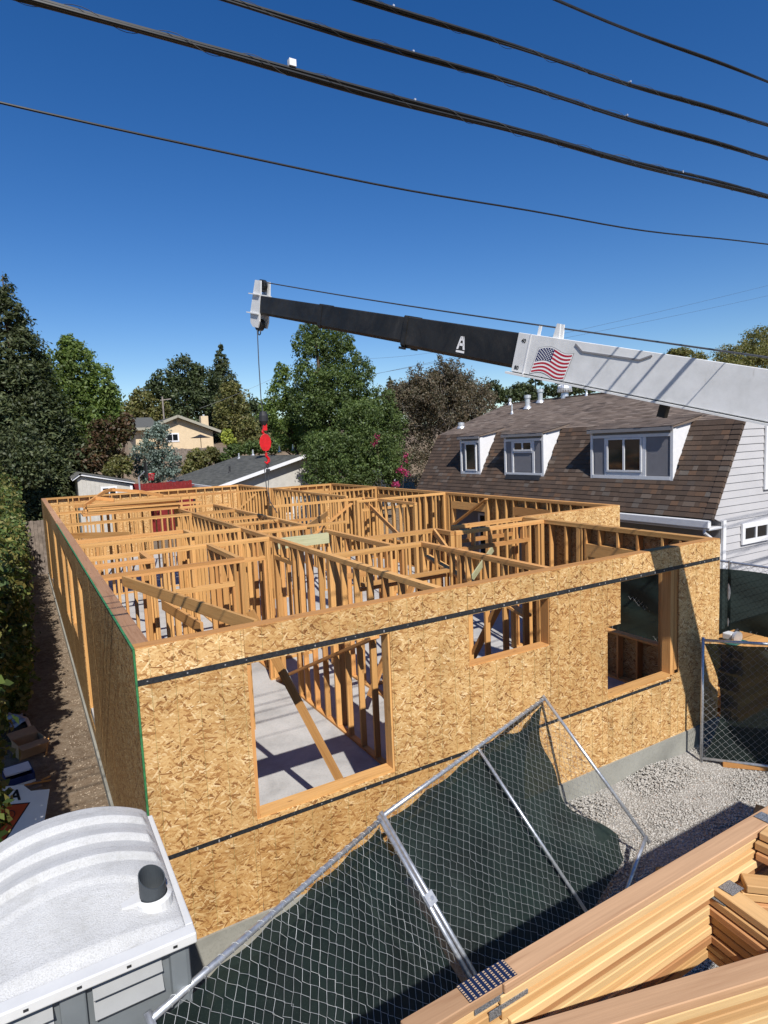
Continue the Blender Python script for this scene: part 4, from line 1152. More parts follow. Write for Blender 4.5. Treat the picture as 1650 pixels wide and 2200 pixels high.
def conifer(name, label, apex, base_z, radius, mat, seed, n=260, leaf=.16, group=None, power=.85, per=46, droop=.35):
    g = np.random.default_rng(seed); ax = Vector(apex); gz_ = gzf(ax.x, ax.y); Ps, Ns = [], []
    hgt = ax.z - base_z
    for k in range(n):
        f = g.uniform(0, 1) ** .62; z = ax.z - f * hgt; rad = radius * (f ** power) * g.uniform(.72, 1.1) + .05
        th = g.uniform(0, 6.283); m_ = int(per * (.35 + f))
        t = g.uniform(.25, 1.0, m_) ** .7
        wid = .12 + .16 * rad
        px_ = ax.x + np.cos(th) * rad * t + g.normal(0, wid * .5, m_); py_ = ax.y + np.sin(th) * rad * t + g.normal(0, wid * .5, m_)
        pz_ = z + .12 * rad * t - droop * rad * t ** 2 + g.normal(0, .10 + .03 * rad, m_)
        Ps.append(np.stack([px_, py_, pz_], -1)); Ns.append(np.stack([np.full(m_, np.cos(th) * .5), np.full(m_, np.sin(th) * .5), np.full(m_, .8)], -1) + g.normal(0, .5, (m_, 3)))
    P_ = np.concatenate(Ps); N_ = np.concatenate(Ns); N_ /= np.linalg.norm(N_, axis=1, keepdims=True)
    V, F = quads_from(P_, N_, np.full(len(P_), leaf), g, .38)
    root = empty(name, (ax.x, ax.y, gz_), label, 'tree', group)
    me = np_mesh('crown', V, F); me.materials.append(mat); c = link(bpy.data.objects.new('crown', me)); settle(c, root)
    MB().tube([(ax.x, ax.y, gz_ - .1), (ax.x, ax.y, gz_ * .4 + ax.z * .6), (ax.x, ax.y, ax.z)], [radius * .09, radius * .05, .02], 8).obj('trunk', M['bark'], root)
    return root
L_dark = mat_leaf('dark_conifer_leaf', [(0.0307, 0.0461, 0.0205), (0.0614, 0.0794, 0.0333), (0.0922, 0.1050, 0.0435), (0.0461, 0.0589, 0.0269)], .25)
L_green = mat_leaf('fresh_green_leaf', [(0.0640, 0.1088, 0.0282), (0.1178, 0.1728, 0.0435), (0.1728, 0.2278, 0.0589), (0.0870, 0.1344, 0.0346)], .4)
L_oak = mat_leaf('oak_leaf', [(0.0282, 0.0435, 0.0179), (0.0512, 0.0704, 0.0269), (0.0742, 0.0922, 0.0346)], .22)
L_olive = mat_leaf('olive_leaf', [(0.0998, 0.1126, 0.0384), (0.1536, 0.1600, 0.0538), (0.1984, 0.1818, 0.0614), (0.1152, 0.0998, 0.0397)], .35)
L_blue = mat_leaf('blue_green_needle', [(0.1216, 0.1600, 0.1382), (0.1856, 0.2330, 0.1997), (0.0896, 0.1280, 0.1050)], .2)
L_brown = mat_leaf('brown_dry_leaf', [(.098, .072, .046), (.138, .104, .066), (.078, .070, .045), (.118, .112, .070)], .25)
L_rust = mat_leaf('rust_leaf', [(.060, .032, .018), (.105, .058, .028), (.05, .042, .02), (.085, .085, .03)], .3)
L_ivy = mat_leaf('hedge_leaf', [(0.0410, 0.0742, 0.0205), (0.0819, 0.1254, 0.0333), (0.1344, 0.1728, 0.0435), (0.2688, 0.2240, 0.0704), (0.0576, 0.0960, 0.0256)], .35)
L_yel = mat_leaf('yellow_green_leaf', [(0.2560, 0.2944, 0.0448), (0.3456, 0.3712, 0.0640), (0.1920, 0.2304, 0.0512)], .35)
L_pink = mat_leaf('magenta_blossom', [(0.3840, 0.0154, 0.1024), (0.4608, 0.0384, 0.1664), (0.2560, 0.0256, 0.0640)], .3)
L_cent = mat_leaf('central_tree_leaf', [(0.0435, 0.0742, 0.0230), (0.0794, 0.1178, 0.0346), (0.1254, 0.1690, 0.0486), (0.0576, 0.0922, 0.0269)], .35)

# left side
conifer('redwood_tree', 'tall dark conifer at the left edge of the picture', at(5, 592, 39), -.3, 4.9, L_dark, 21, 1100, .15, None, .72, 95, .30)
tree('broadleaf_tree', 'bright green broadleaf tree beside the tall left conifer', [E(120, 790, 45, 45, 42), E(175, 800, 50, 60, 42), E(215, 830, 45, 55, 42), E(150, 880, 75, 75, 42), E(225, 895, 45, 50, 42), E(100, 900, 60, 70, 42), E(150, 745, 28, 25, 42), E(185, 870, 55, 55, 43), E(235, 860, 28, 40, 42), E(75, 830, 45, 60, 43), E(130, 850, 70, 70, 42), E(195, 930, 60, 50, 41.5), E(245, 925, 32, 40, 41.5), E(160, 770, 45, 40, 42)], L_green, 95, .11, 31)
tree('dark_tree', 'dark tree below the broadleaf tree, left of the grey shed', [E(45, 960, 55, 70, 34), E(75, 1005, 45, 45, 33), E(10, 1000, 60, 60, 33), E(115, 930, 55, 60, 41), E(150, 985, 60, 50, 41), E(125, 1000, 32, 35, 36.5)], L_dark, 100, .10, 33)
tree('rust_shrub', 'dark rusty red shrub behind the grey shed', [E(225, 940, 42, 45, 37), E(200, 985, 45, 35, 37), E(255, 990, 25, 25, 37), E(270, 920, 25, 35, 37)], L_rust, 55, .11, 35, 'shrub')
tree('olive_bush', 'yellowish bush between the shed and the juniper', [E(262, 1000, 30, 22, 36), E(240, 1008, 25, 15, 36)], L_olive, 60, .09, 36, 'shrub')
tree('juniper', 'blue green juniper in front of the cream house', [E(335, 955, 36, 40, 40), E(310, 985, 40, 35, 40), E(360, 990, 35, 35, 40), E(335, 1015, 55, 22, 40), E(345, 925, 22, 20, 40)], L_blue, 120, .09, 37, 'tree', up=.1)
# behind the cream house
tree('oak_tree', 'big dark oak behind the cream house', [E(400, 805, 45, 45, 78), E(360, 830, 40, 40, 78), E(430, 830, 50, 45, 78), E(400, 860, 75, 40, 78), E(330, 840, 25, 25, 78)], L_oak, 40, .19, 41, sub=.28)
tree('olive_tree', 'low olive coloured tree left of the big oak', [E(305, 858, 30, 24, 74), E(290, 880, 32, 22, 74), E(340, 880, 30, 24, 74), E(320, 895, 40, 18, 74)], L_olive, 40, .17, 42)
conifer('cone_tree', 'slender cone shaped conifer behind the oak', at(473, 735, 84), 6.0, 4.6, L_dark, 43, 420, .20, None, .95, 70, .2)
tree('pale_tree', 'pale green rounded tree right of the cream house', [E(500, 865, 40, 38, 64), E(490, 900, 38, 35, 64), E(515, 910, 32, 38, 64), E(495, 835, 24, 16, 64)], L_olive, 60, .14, 44)
tree('yellow_bush', 'small bright yellow green bush beside the dark board fence', [E(488, 938, 15, 16, 56), E(497, 950, 12, 12, 56)], L_yel, 60, .12, 45, 'shrub')
tree('autumn_bush', 'yellow brown bush in front of the dark board fence', [E(430, 985, 32, 22, 48), E(412, 1005, 28, 22, 48), E(455, 975, 18, 15, 48)], L_olive, 50, .13, 46, 'shrub')
tree('hillside_bush', 'green bush above the grey roof', [E(600, 945, 32, 18, 58), E(560, 950, 30, 15, 58), E(540, 925, 25, 30, 60), E(640, 950, 35, 25, 58), E(690, 955, 40, 28, 58), E(520, 960, 25, 12, 56)], L_olive, 40, .16, 47, 'shrub')
tree('slope_bush', 'row of low green shrubs behind the grey roof', [E(505, 968, 26, 14, 50), E(545, 962, 30, 14, 50), E(590, 958, 32, 16, 50), E(635, 956, 30, 18, 50), E(475, 985, 22, 12, 49)], L_cent, 60, .13, 49, 'shrub')
tree('background_tree', 'dark tree filling the gap left of the central tree', [E(545, 890, 28, 40, 70), E(560, 920, 30, 30, 70)], L_oak, 26, .22, 48)
# centre
tree('central_tree', 'tall dense green tree with two leaders behind the house frame',
     [E(652, 745, 26, 34, 32), E(705, 735, 38, 42, 33), E(772, 800, 34, 36, 32), E(655, 810, 36, 40, 32), E(722, 830, 55, 45, 32), E(665, 870, 50, 45, 32), E(812, 865, 36, 36, 32), E(770, 900, 60, 40, 30.5), E(665, 712, 24, 20, 33), E(678, 740, 26, 28, 33), E(735, 735, 32, 25, 33), E(748, 768, 28, 30, 33), E(712, 790, 40, 40, 33), E(690, 835, 42, 42, 33), E(765, 850, 32, 40, 33),
      E(730, 880, 60, 45, 33), E(690, 900, 55, 50, 33), E(790, 910, 60, 50, 33), E(840, 920, 35, 45, 33), E(700, 960, 60, 45, 32), E(780, 970, 70, 45, 32), E(840, 985, 38, 45, 32), E(682, 1010, 36, 42, 28.5), E(735, 1015, 60, 38, 28.5), E(800, 1015, 60, 38, 28.5), E(845, 1020, 22, 34, 28.5), E(725, 970, 70, 45, 29), E(800, 960, 60, 40, 29), E(690, 960, 45, 35, 29.5)],
     L_cent, 165, .080, 51, trunk_r=.3, base=(at(705, 1000, 33).x, 33))
tree('side_leader_tree', 'bright green pointed tree left of the tall central tree', [E(605, 805, 18, 26, 36), E(600, 850, 34, 34, 36), E(630, 860, 28, 28, 36), E(600, 895, 46, 34, 36), E(575, 885, 22, 30, 36), E(620, 925, 48, 28, 36), E(655, 900, 40, 50, 37), E(640, 945, 40, 25, 37)], L_green, 120, .09, 52)
tree('bougainvillea', 'magenta flowering shrub beside the brown mansard roof', [E(870, 985, 5, 9, 27), E(862, 1008, 10, 6, 27), E(872, 1016, 7, 6, 27), E(852, 1040, 10, 5, 26)], L_pink, 70, .055, 53, 'shrub', trunk_r=.03)
tree('blossom_spray', 'small magenta blossom spray in the central tree', [E(812, 942, 5, 8, 27.6), E(806, 953, 4, 4, 27.6)], L_pink, 60, .05, 54, 'shrub', trunk_r=.02)
# half bare tree
def bare_tree(name, label, base, crown, seed, leaf_mat, n_leaf, depth=6, spread=.55, twig=M['twig']):
    g = np.random.default_rng(seed); root = empty(name, base, label, 'tree'); mb = MB(); tips = []
    cx0, cr = Vector(crown[0]), Vector(crown[1])
    def inside(p): return ((p.x - cx0.x) / cr.x) ** 2 + ((p.y - cx0.y) / cr.y) ** 2 + ((p.z - cx0.z) / cr.z) ** 2 < 1.15
    def grow(p, d, L, r, k):
        e = p + d * L
        mb.tube([p, p.lerp(e, .5) + Vector(g.normal(0, .05 * L, 3)), e], [r, r * .8, r * .62], 5 if k > 2 else 3, False)
        if k <= 3: tips.append((e, d)); tips.append((p.lerp(e, .5), d))
        if k == 0 or not inside(e): return
        for _ in range(3 if k > 1 else 3):
            nd = (d + Vector(g.normal(0, spread, 3)) + Vector((0, 0, .12))).normalized()
            grow(e, nd, L * g.uniform(.62, .9), r * .6, k - 1)
    b = Vector(base); top = cx0 - Vector((0, 0, cr.z * .75))
    mb.tube([b, b.lerp(top, .5), top], [.22, .18, .15], 8)
    for i in range(7):
        a = i / 7 * 6.283; grow(top, Vector((math.cos(a) * .6, math.sin(a) * .6, g.uniform(.5, 1.1))).normalized(), cr.z * .42, .075, depth)
    mb.obj('trunk', twig, root)
    T = np.array([t[0] for t in tips]); sel = g.integers(0, len(T), n_leaf)
    P_ = T[sel] + g.normal(0, .12, (n_leaf, 3)); N_ = g.normal(size=(n_leaf, 3)); N_ /= np.linalg.norm(N_, axis=1, keepdims=True)
    V, F = quads_from(P_, N_, np.full(n_leaf, .085), g)
    me = np_mesh('crown', V, F); me.materials.append(leaf_mat); c = link(bpy.data.objects.new('crown', me)); settle(c, root)
bc = at(945, 885, 36); ex1 = abs(at(1060, 885, 36).x - bc.x); ez1 = abs(at(945, 755, 36).z - bc.z)
bare_tree('withered_tree', 'half bare brown tree behind the mansard roof', (bc.x, 36, gzf(bc.x, 36)), (bc, (ex1 * .85, 3.0, ez1)), 61, L_brown, 60000)
tree('brown_undergrowth', 'brown leafy bush at the foot of the half bare tree', [E(930, 900, 60, 50, 37), E(900, 950, 50, 50, 36), E(980, 890, 60, 40, 38), E(890, 1000, 35, 45, 35), E(1010, 880, 50, 40, 38), E(940, 860, 70, 50, 38)], L_brown, 75, .085, 62, 'shrub')
tree('far_round_tree', 'small dark tree above the vent pipes of the mansard roof', [E(1120, 842, 26, 18, 60), E(1090, 850, 28, 15, 60), E(1060, 842, 20, 25, 60)], L_oak, 30, .2, 63)
conifer('far_conifer', 'small far conifer left of the half bare tree', at(838, 812, 90), 6.0, 3.0, L_dark, 64, 120, .34, None, .9, 36, .2)
conifer('dark_conifer', 'dark conifer under the white boom', at(1150, 795, 66), 5.0, 2.8, L_dark, 65, 160, .26, None, .6, 40, .2)
tree('street_tree', 'leafy tree right of the boom at the picture edge', [E(1600, 765, 40, 30, 46), E(1640, 740, 35, 35, 46), E(1570, 785, 30, 18, 46), E(1660, 790, 50, 40, 46)], L_olive, 44, .15, 66)
tree('small_crown', 'small tree top just above the white boom', [E(1458, 757, 18, 9, 50), E(1480, 770, 30, 14, 50)], L_olive, 34, .15, 67)
tree('roof_edge_tree', 'dark tree top between boom and mansard ridge', [E(1245, 832, 40, 16, 58), E(1200, 838, 30, 14, 58)], L_oak, 26, .2, 68)
# far wooded ridge
g = np.random.default_rng(71); n_ = 5200
px_ = g.uniform(-60, 1750, n_); rr_ = g.uniform(150, 230, n_)
wp = np.array([tuple(at(a, b, y)) for a, b, y in zip(px_, g.uniform(905, 985, n_) - 18 * np.sin(px_ * .006), rr_)])
Ps = (wp[:, None] + g.normal(0, 1, (n_, 12, 3)) * np.array([2.2, 2.2, 1.4])).reshape(-1, 3); Nn_ = g.normal(size=Ps.shape) + np.array([0, -.3, .6]); Nn_ /= np.linalg.norm(Nn_, axis=1, keepdims=True)
V, F = quads_from(Ps, Nn_, np.full(len(Ps), .7), g)
me = np_mesh('distant_wood', V, F); me.materials.append(L_oak); tag(link(bpy.data.objects.new('distant_wood', me)), 'dark wooded ridge far behind the houses', 'wood', kind='stuff')

# hedge along the left side path
def hedge_seg(name, label, ells, seed, leaf, per, mat=L_ivy):
    tree(name, label, ells, mat, per, leaf, seed, 'hedge', 'hedge along the left side path', .06, sub=.22)
hedge_seg('hedge', 'leafy hedge nearest the camera, with unseen clumps added to shade the cardboard boxes', [((-1.46, y, z), (.62, .8, .75)) for y in (8.0, 9.2, 10.4, 11.4) for z in (.35, 1.35, 2.35)] + [((-1.62, y, 3.0), (.55, .8, .6)) for y in (4.6, 6.2, 7.8, 9.4, 11.0)] + [((-1.76, y, z), (.60, .85, .80)) for y in (.9, 2.2, 3.5, 4.8, 6.2) for z in (1.3, 2.4)], 81, .062, 470)  # near clumps, mostly out of view, are added to shade the boxes and sign
hedge_seg('hedge', 'middle stretch of hedge with yellowing sunlit leaves', [((-1.44, y, z), (.70, .9, .8)) for y in (12.6, 14, 15.5, 17) for z in (.35, 1.4, 2.4)], 82, .058, 230)
hedge_seg('hedge', 'far stretch of hedge beside the rear corner of the frame', [((-1.6, y, z), (.85, 1.0, .9)) for y in (18.5, 20.2, 21.9, 23.6) for z in (.4, 1.6, 2.7)] + [((-1.9, 25, 3.4), (1.2, 1.2, 1.0)), ((-2.3, 22, 3.6), (1.0, 1.2, .9))], 83, .07, 170)

# ------------------------------------------------------------------ fences and outbuildings behind
def board_fence(name, label, p, q, z0, z1, mat, w=.14, uneven=.04, thick=.02, cat='fence'):
    p = Vector(p); q = Vector(q); L = (q - p).length; n = int(L / w); d = (q - p).normalized()
    root = empty(name, (p.x, p.y, z0), label, cat); nr = Vector((-d.y, d.x, 0)); g = random.Random(int(L * 100))
    for k in range(n):
        a = p + d * (k * w + .004); b = p + d * ((k + 1) * w - .004); h = z1 + g.uniform(-uneven, uneven)
        MB().prism([Vector((a.x, a.y, z0)), Vector((b.x, b.y, z0)), Vector((b.x, b.y, h)), Vector((a.x, a.y, h))], nr * thick).obj('fence_board', mat, root)
    for zz in (z0 + .3, z1 - .3):
        MB().beam((p.x + nr.x * .05, p.y + nr.y * .05, zz), (q.x + nr.x * .05, q.y + nr.y * .05, zz), .04, .09).obj('fence_rail', mat, root)
    return root
board_fence('wooden_fence', 'old grey board fence at the end of the side path', (-1.6, 24.6, 0), (0.1, 24.2, 0), GZ, 1.9, M['oldwood'])
board_fence('red_fence', 'dark red board fence beside the grey shed', at(283, 1040, 35), at(418, 1040, 35), GZ, at(350, 1036, 35).z, M['redwood'], .2, .03)
board_fence('dark_fence', 'dark weathered fence below the cream house', at(365, 965, 52), at(505, 965, 52), 2.0, at(440, 963, 52).z, M['oldwood'], .3, .08)

# grey shed
sp = at(165, 1015, 34); sx0 = at(168, 1050, 34).x; sx1 = at(284, 1050, 34).x; zl = at(172, 1018, 34).z; zr = at(284, 1036, 34).z
shed = empty('shed', ((sx0 + sx1) / 2, 34, GZ), 'grey shed with white roof trim behind the frame', 'shed')
MB().prism([(sx0, 34, GZ), (sx1, 34, GZ), (sx1, 34, zr - .15), (sx0 + .35, 34, zl - .12), (sx0, 34, zl - .25)], (0, 4, 0)).obj('wall', M['stucco'], shed)
MB().beam((sx0 + .1, 33.8, zl - .0), (sx1 + .15, 33.8, zr - .0), .06, .16, (0, 0, 1)).obj('roof_trim', M['trim'], shed)
MB().beam((sx0 - .3, 33.8, zl - .32), (sx0 + .2, 33.8, zl + .02), .06, .14, (0, 0, 1)).obj('roof_trim', M['trim'], shed)
MB().prism([(sx0 - .3, 33.7, zl - .28), (sx0 + .15, 33.7, zl + .04), (sx1 + .2, 33.7, zr + .02), (sx1 + .2, 33.7, zr + .08), (sx0 + .15, 33.7, zl + .10), (sx0 - .3, 33.7, zl - .2)], (0, 4.5, 0)).obj('roof', M['shingle_grey'], shed)
MB().box(sx1 - .12, sx1 + .02, 33.93, 33.995, GZ, zr - .16).obj('corner_trim', M['trim'], shed)
for k in range(1, 13):
    xx = sx0 + (sx1 - sx0) * k / 13; MB().box(xx - .012, xx + .012, 33.98, 33.998, GZ, zl - (zl - zr) * k / 13 - .3).obj('batten', M['stucco'], shed)
wx0 = at(217, 1055, 34); wx1 = at(252, 1055, 34)
flat_window('x', 34, wx0.x, wx1.x, wx0.z - .9, at(220, 1046, 34).z, 2, shed, -1, .1)
vv = MB(); vc = at(190, 1026, 34)
for k in range(4): vv.box(vc.x - .2, vc.x + .2, 33.97, 33.997, vc.z - .14 + k * .07, vc.z - .10 + k * .07)
vv.obj('gable_vent', M['stucco'], shed)

# basketball hoop
bh = at(300, 1045, 33.2); hoop = empty('basketball_hoop', (bh.x, 33.2, GZ), 'basketball hoop on a bent pole beside the red fence', 'hoop')
MB().tube([(bh.x, 33.2, GZ), (bh.x, 33.2, at(298, 1025, 33.2).z), tuple(at(312, 1012, 33.0))], .05, 8).obj('pole', M['galv'], hoop)
bbp = at(312, 1010, 32.9); MB().box(bbp.x - .03, bbp.x + .03, 32.3, 33.2, bbp.z - .45, bbp.z + .45).obj('backboard', M['lead'], hoop)
rc = at(324, 1018, 32.8); MB().tube([(rc.x + .23 * math.cos(t), 32.8 + .23 * math.sin(t), rc.z) for t in np.linspace(0, 6.283, 20)], .02, 6, False).obj('rim', M['red'], hoop)
net = MB()
for k in range(10):
    t = 2 * math.pi * k / 10
    for s_ in (-1, 1): net.tube([(rc.x + .23 * math.cos(t), 32.8 + .23 * math.sin(t), rc.z), (rc.x + .13 * math.cos(t + s_ * .6), 32.8 + .13 * math.sin(t + s_ * .6), rc.z - .38)], .008, 4, False)
net.obj('net', M['flag_red'], hoop)

# grey roofed house behind the frame
gh = empty('grey_house', (14, 37, GZ), 'low house with grey shingle roof and white rake trim behind the frame', 'house')
y0, y1 = 31.0, 45.0
e0 = at(468, 1047, y0); r0 = at(652, 981, y0)
ex0, ez0, rx0, rz0 = e0.x, e0.z, r0.x + .3, r0.z + .1
MB().prism([(ex0 + .5, y0 + .5, GZ), (2 * rx0 - ex0 - .5, y0 + .5, GZ), (2 * rx0 - ex0 - .5, y0 + .5, ez0 - .1), (rx0, y0 + .5, rz0 - .2), (ex0 + .5, y0 + .5, ez0 - .1)], (0, y1 - y0 - 1, 0)).obj('wall', M['stucco'], gh)
u_ = Vector((rx0 - ex0, 0, rz0 - ez0)); ul_ = u_.length; u_.normalize(); n__ = Vector((-u_.z, 0, u_.x))
MB().prism([(ex0, y0, ez0), (rx0, y0, rz0), (2 * rx0 - ex0, y0, ez0), (2 * rx0 - ex0, y0, ez0 - .12), (rx0, y0, rz0 - .14), (ex0, y0, ez0 - .12)], (0, y1 - y0, 0)).obj('roof', M['shingle_grey'], gh)
roof_rows((ex0, 0, ez0 + .005), u_, n__, ul_, y0, y1, .16, 8, (.3, .5, .7)).obj('roof_shingles', M['shingle_grey'], gh)['kind'] = 'stuff'
MB().beam((ex0 - .02, y0 - .03, ez0 - .03), (rx0, y0 - .03, rz0 - .03), .05, .2).obj('rake_trim', M['trim'], gh)
MB().beam((2 * rx0 - ex0 + .02, y0 - .03, ez0 - .03), (rx0, y0 - .03, rz0 - .03), .05, .2).obj('rake_trim', M['trim'], gh)
MB().box(ex0 - .12, ex0 + .0, y0, y1, ez0 - .14, ez0 + .02).obj('gutter', M['trim'], gh)
for px, py, yy in ((601, 970, 38), (630, 968, 36), (543, 966, 42), (513, 975, 43), (493, 1003, 36)):
    b = at(px, py, yy); f = (b.x - ex0) / (rx0 - ex0); zz = ez0 + f * (rz0 - ez0)
    MB().lathe([(.14, -.02), (.07, .1), (.055, .35), (.07, .36), (.07, .42), (.001, .43)], (b.x, yy, zz), 10).obj('vent_pipe', M['alu'] if py < 1000 else M['lead'], gh)
flat_window('x', y0 + .5, at(605, 1060, y0 + .5).x, at(628, 1060, y0 + .5).x, .3, at(615, 1056, y0 + .5).z, 1, gh, -1, .12)
flat_window('x', y0 + .5, at(537, 1060, y0 + .5).x, at(557, 1060, y0 + .5).x, .3, at(545, 1058, y0 + .5).z, 2, gh, -1, .12)
# garden house end behind the central tree
sh2 = empty('garden_house', (at(820, 1030, 26).x, 26, GZ), 'grey outbuilding with white trim in the shade of the central tree', 'outbuilding')
YG = 36.0; a_ = at(757, 1045, YG); b_ = at(848, 1045, YG); tz_ = at(848, 1018, YG).z
MB().prism([(a_.x, YG, GZ), (b_.x, YG, GZ), (b_.x, YG, tz_ - .2), ((a_.x + b_.x) / 2, YG, tz_ + .9), (a_.x, YG, tz_ - .2)], (0, 3, 0)).obj('wall', M['stucco'], sh2)
MB().beam(((a_.x + b_.x) / 2, YG - .2, tz_ + 1.0), (b_.x + .35, YG - .2, tz_ - .25), .06, .13).obj('roof_trim', M['trim'], sh2)
MB().beam(((a_.x + b_.x) / 2, YG - .2, tz_ + 1.0), (a_.x - .35, YG - .2, tz_ - .25), .06, .13).obj('roof_trim', M['trim'], sh2)
MB().prism([(a_.x - .35, YG - .25, tz_ - .2), ((a_.x + b_.x) / 2, YG - .25, tz_ + 1.05), (b_.x + .35, YG - .25, tz_ - .2), (b_.x + .35, YG - .25, tz_ - .12), ((a_.x + b_.x) / 2, YG - .25, tz_ + 1.14), (a_.x - .35, YG - .25, tz_ - .12)], (0, 3.5, 0)).obj('roof', M['shingle_grey'], sh2)
MB().box(b_.x - .14, b_.x + .02, YG - .1, YG - .01, GZ, tz_ - .2).obj('corner_trim', M['trim'], sh2)

# cream house on the slope
ch = empty('cream_house', (15, 62, 4.6), 'cream stucco house with low gable and chimney on the slope', 'house')
Yc = 60.0
def c3(px, py): return at(px, py, Yc)
gl, gr_, gp = c3(345, 905), c3(462, 926), c3(380, 896)
bz = 2.5
MB().prism([(gl.x + .2, Yc, bz), (gr_.x - .25, Yc, bz), (gr_.x - .25, Yc, gr_.z), (gp.x, Yc, gp.z), (gl.x + .2, Yc, gl.z)], (0, 9, 0)).obj('wall', M['cream'], ch)
e_l = c3(340, 909); e_r = c3(471, 926); pk = c3(379, 893)
MB().prism([(e_l.x, Yc - .6, e_l.z), (pk.x, Yc - .6, pk.z), (e_r.x, Yc - .6, e_r.z), (e_r.x, Yc - .6, e_r.z - .2), (pk.x, Yc - .6, pk.z - .22), (e_l.x, Yc - .6, e_l.z - .2)], (0, 10, 0)).obj('roof', M['shingle_grey'], ch)
MB().beam((e_l.x, Yc - .63, e_l.z - .08), (pk.x, Yc - .63, pk.z - .08), .05, .26).obj('rake_trim', M['eave'], ch); MB().beam((e_r.x, Yc - .63, e_r.z - .08), (pk.x, Yc - .63, pk.z - .08), .05, .26).obj('rake_trim', M['eave'], ch)
wl = at(290, 912, 62); MB().box(wl.x, gl.x + .3, 62.3, 68, bz, wl.z - .3).obj('wing_wall', M['cream'], ch)
MB().prism([(wl.x - .4, 61.6, wl.z - .35), (wl.x - .4, 66, wl.z + .9), (wl.x - .4, 66, wl.z + .7), (wl.x - .4, 61.6, wl.z - .5)], (gl.x + .6 - wl.x, 0, 0)).obj('wing_roof', M['shingle_grey'], ch)
MB().box(wl.x - .45, gl.x + .2, 61.5, 61.58, wl.z - .62, wl.z - .34).obj('gutter', M['eave'], ch)
cc_ = at(438, 900, 62); ck = MB(); ck.box(cc_.x - .38, cc_.x + .38, 61.7, 62.4, cc_.z - 1.2, at(438, 894, 62).z); cko = ck.obj('chimney', M['cream'], ch)
MB().lathe([(.12, 0), (.12, .18), (.001, .2)], (cc_.x, 62.05, at(438, 894, 62).z), 10).obj('chimney_cap', M['alu'], cko)
w0, w1_ = c3(357, 950), c3(384, 930); flat_window('x', Yc, w0.x, w1_.x, w0.z, w1_.z, 2, ch, -1, .14)
v0 = c3(376, 905); MB().box(v0.x - .16, v0.x + .16, Yc - .02, Yc - .002, v0.z - .25, v0.z + .15).obj('gable_vent', M['eave'], ch)
um = at(432, 955, 57); pr = empty('patio_umbrella', (um.x, 57, um.z - .6), 'dark patio umbrella in front of the cream house', 'umbrella')
tp_ = at(432, 933, 57).z; uw = abs(at(452, 940, 57).x - um.x)
MB().lathe([(.02, tp_ - um.z), (uw * .6, tp_ - um.z - .22), (uw, at(432, 940, 57).z - um.z), (uw * .97, at(432, 940, 57).z - um.z - .03), (.03, tp_ - um.z - .1)], (um.x, 57, um.z), 8).obj('canopy', M['lead'], pr)
MB().tube([(um.x, 57, um.z - .8), (um.x, 57, tp_)], .03, 6).obj('pole', M['bark'], pr)
up_ = at(350, 870, 72); upo = empty('utility_pole', (up_.x, 72, gzf(up_.x, 72)), 'grey utility pole with crossarm against the dark oak', 'pole')
MB().tube([(up_.x, 72, gzf(up_.x, 72)), (up_.x, 72, at(352, 852, 72).z)], .09, 8).obj('post', M['twig'], upo)
MB().beam(tuple(at(344, 860, 72)), tuple(at(367, 857, 72)), .08, .11).obj('crossarm', M['twig'], upo)

# ------------------------------------------------------------------ green screened fence between the properties
def surf_grid(fn, nu, nv):
    V = np.array([fn(i / nu, j / nv) for i in range(nu + 1) for j in range(nv + 1)], dtype=float)
    idx = np.arange((nu + 1) * (nv + 1)).reshape(nu + 1, nv + 1)
    return V, np.stack([idx[:-1, :-1], idx[1:, :-1], idx[1:, 1:], idx[:-1, 1:]], -1).reshape(-1, 4)
def cloth(name, fn, nu, nv, mat, parent):
    V, F = surf_grid(fn, nu, nv); me = np_mesh(name, V, F); me.materials.append(mat)
    for p_ in me.polygons: p_.use_smooth = True
    o = link(bpy.data.objects.new(name, me)); settle(o, parent); return o
MR = random.Random(3)
def chain_mesh(name, fn, W, Hh, parent, cell=.057, r=.0019, mat=None, umin=0.0, umax=1.0):
    """diamond mesh: interlocked zigzag wires on the surface fn(u,v)"""
    du = cell * 1.4; nu = int(W / (du / 2)); nv = int(Hh / (cell * .72)); mb = MB()
    for i in range(nu):
        pts = []
        for k in range(nv + 1):
            u = (i + ((k + i) % 2)) / nu; v = k / nv
            if umin <= u <= umax: pts.append(Vector(fn(u, v)) + Vector((MR.gauss(0, .0035), MR.gauss(0, .0035), MR.gauss(0, .0035))))
        if len(pts) > 2:
            mb.tube(pts, r, 3, False)
    o = mb.obj(name, mat or M['wire'], parent); o['kind'] = 'stuff'; return o
bf = empty('boundary_fence', (10.7, 2, GZ), 'chain link fence with dark green screen along the neighbour boundary', 'fence')
fx = 10.72
def bfn(u, v): return (fx, 4.0 - 7.0 * u, 2.0 - v * 2.35)
chain_mesh('chain_link', bfn, 7.0, 2.35, bf, .075, .003)
MB().tube([(fx, 4.0, 2.0), (fx, -3.0, 2.0)], .022, 8).obj('top_rail', M['galv'], bf)
for yy in (3.9, 1.2, -1.5): MB().tube([(fx, yy, GZ - .2), (fx, yy, 2.03)], .028, 8).obj('fence_post', M['galv'], bf)
def bcl(u, v):
    y = 4.0 - 7.0 * u; return (fx - .03 + .03 * math.sin(y * 5 + 9 * v) * v + .02 * math.sin(v * 22 + y * 3), y, 1.86 + .03 * math.sin(y * 2.4) - v * 2.2)
cloth('green_screen', bcl, 60, 24, M['screen'], bf)

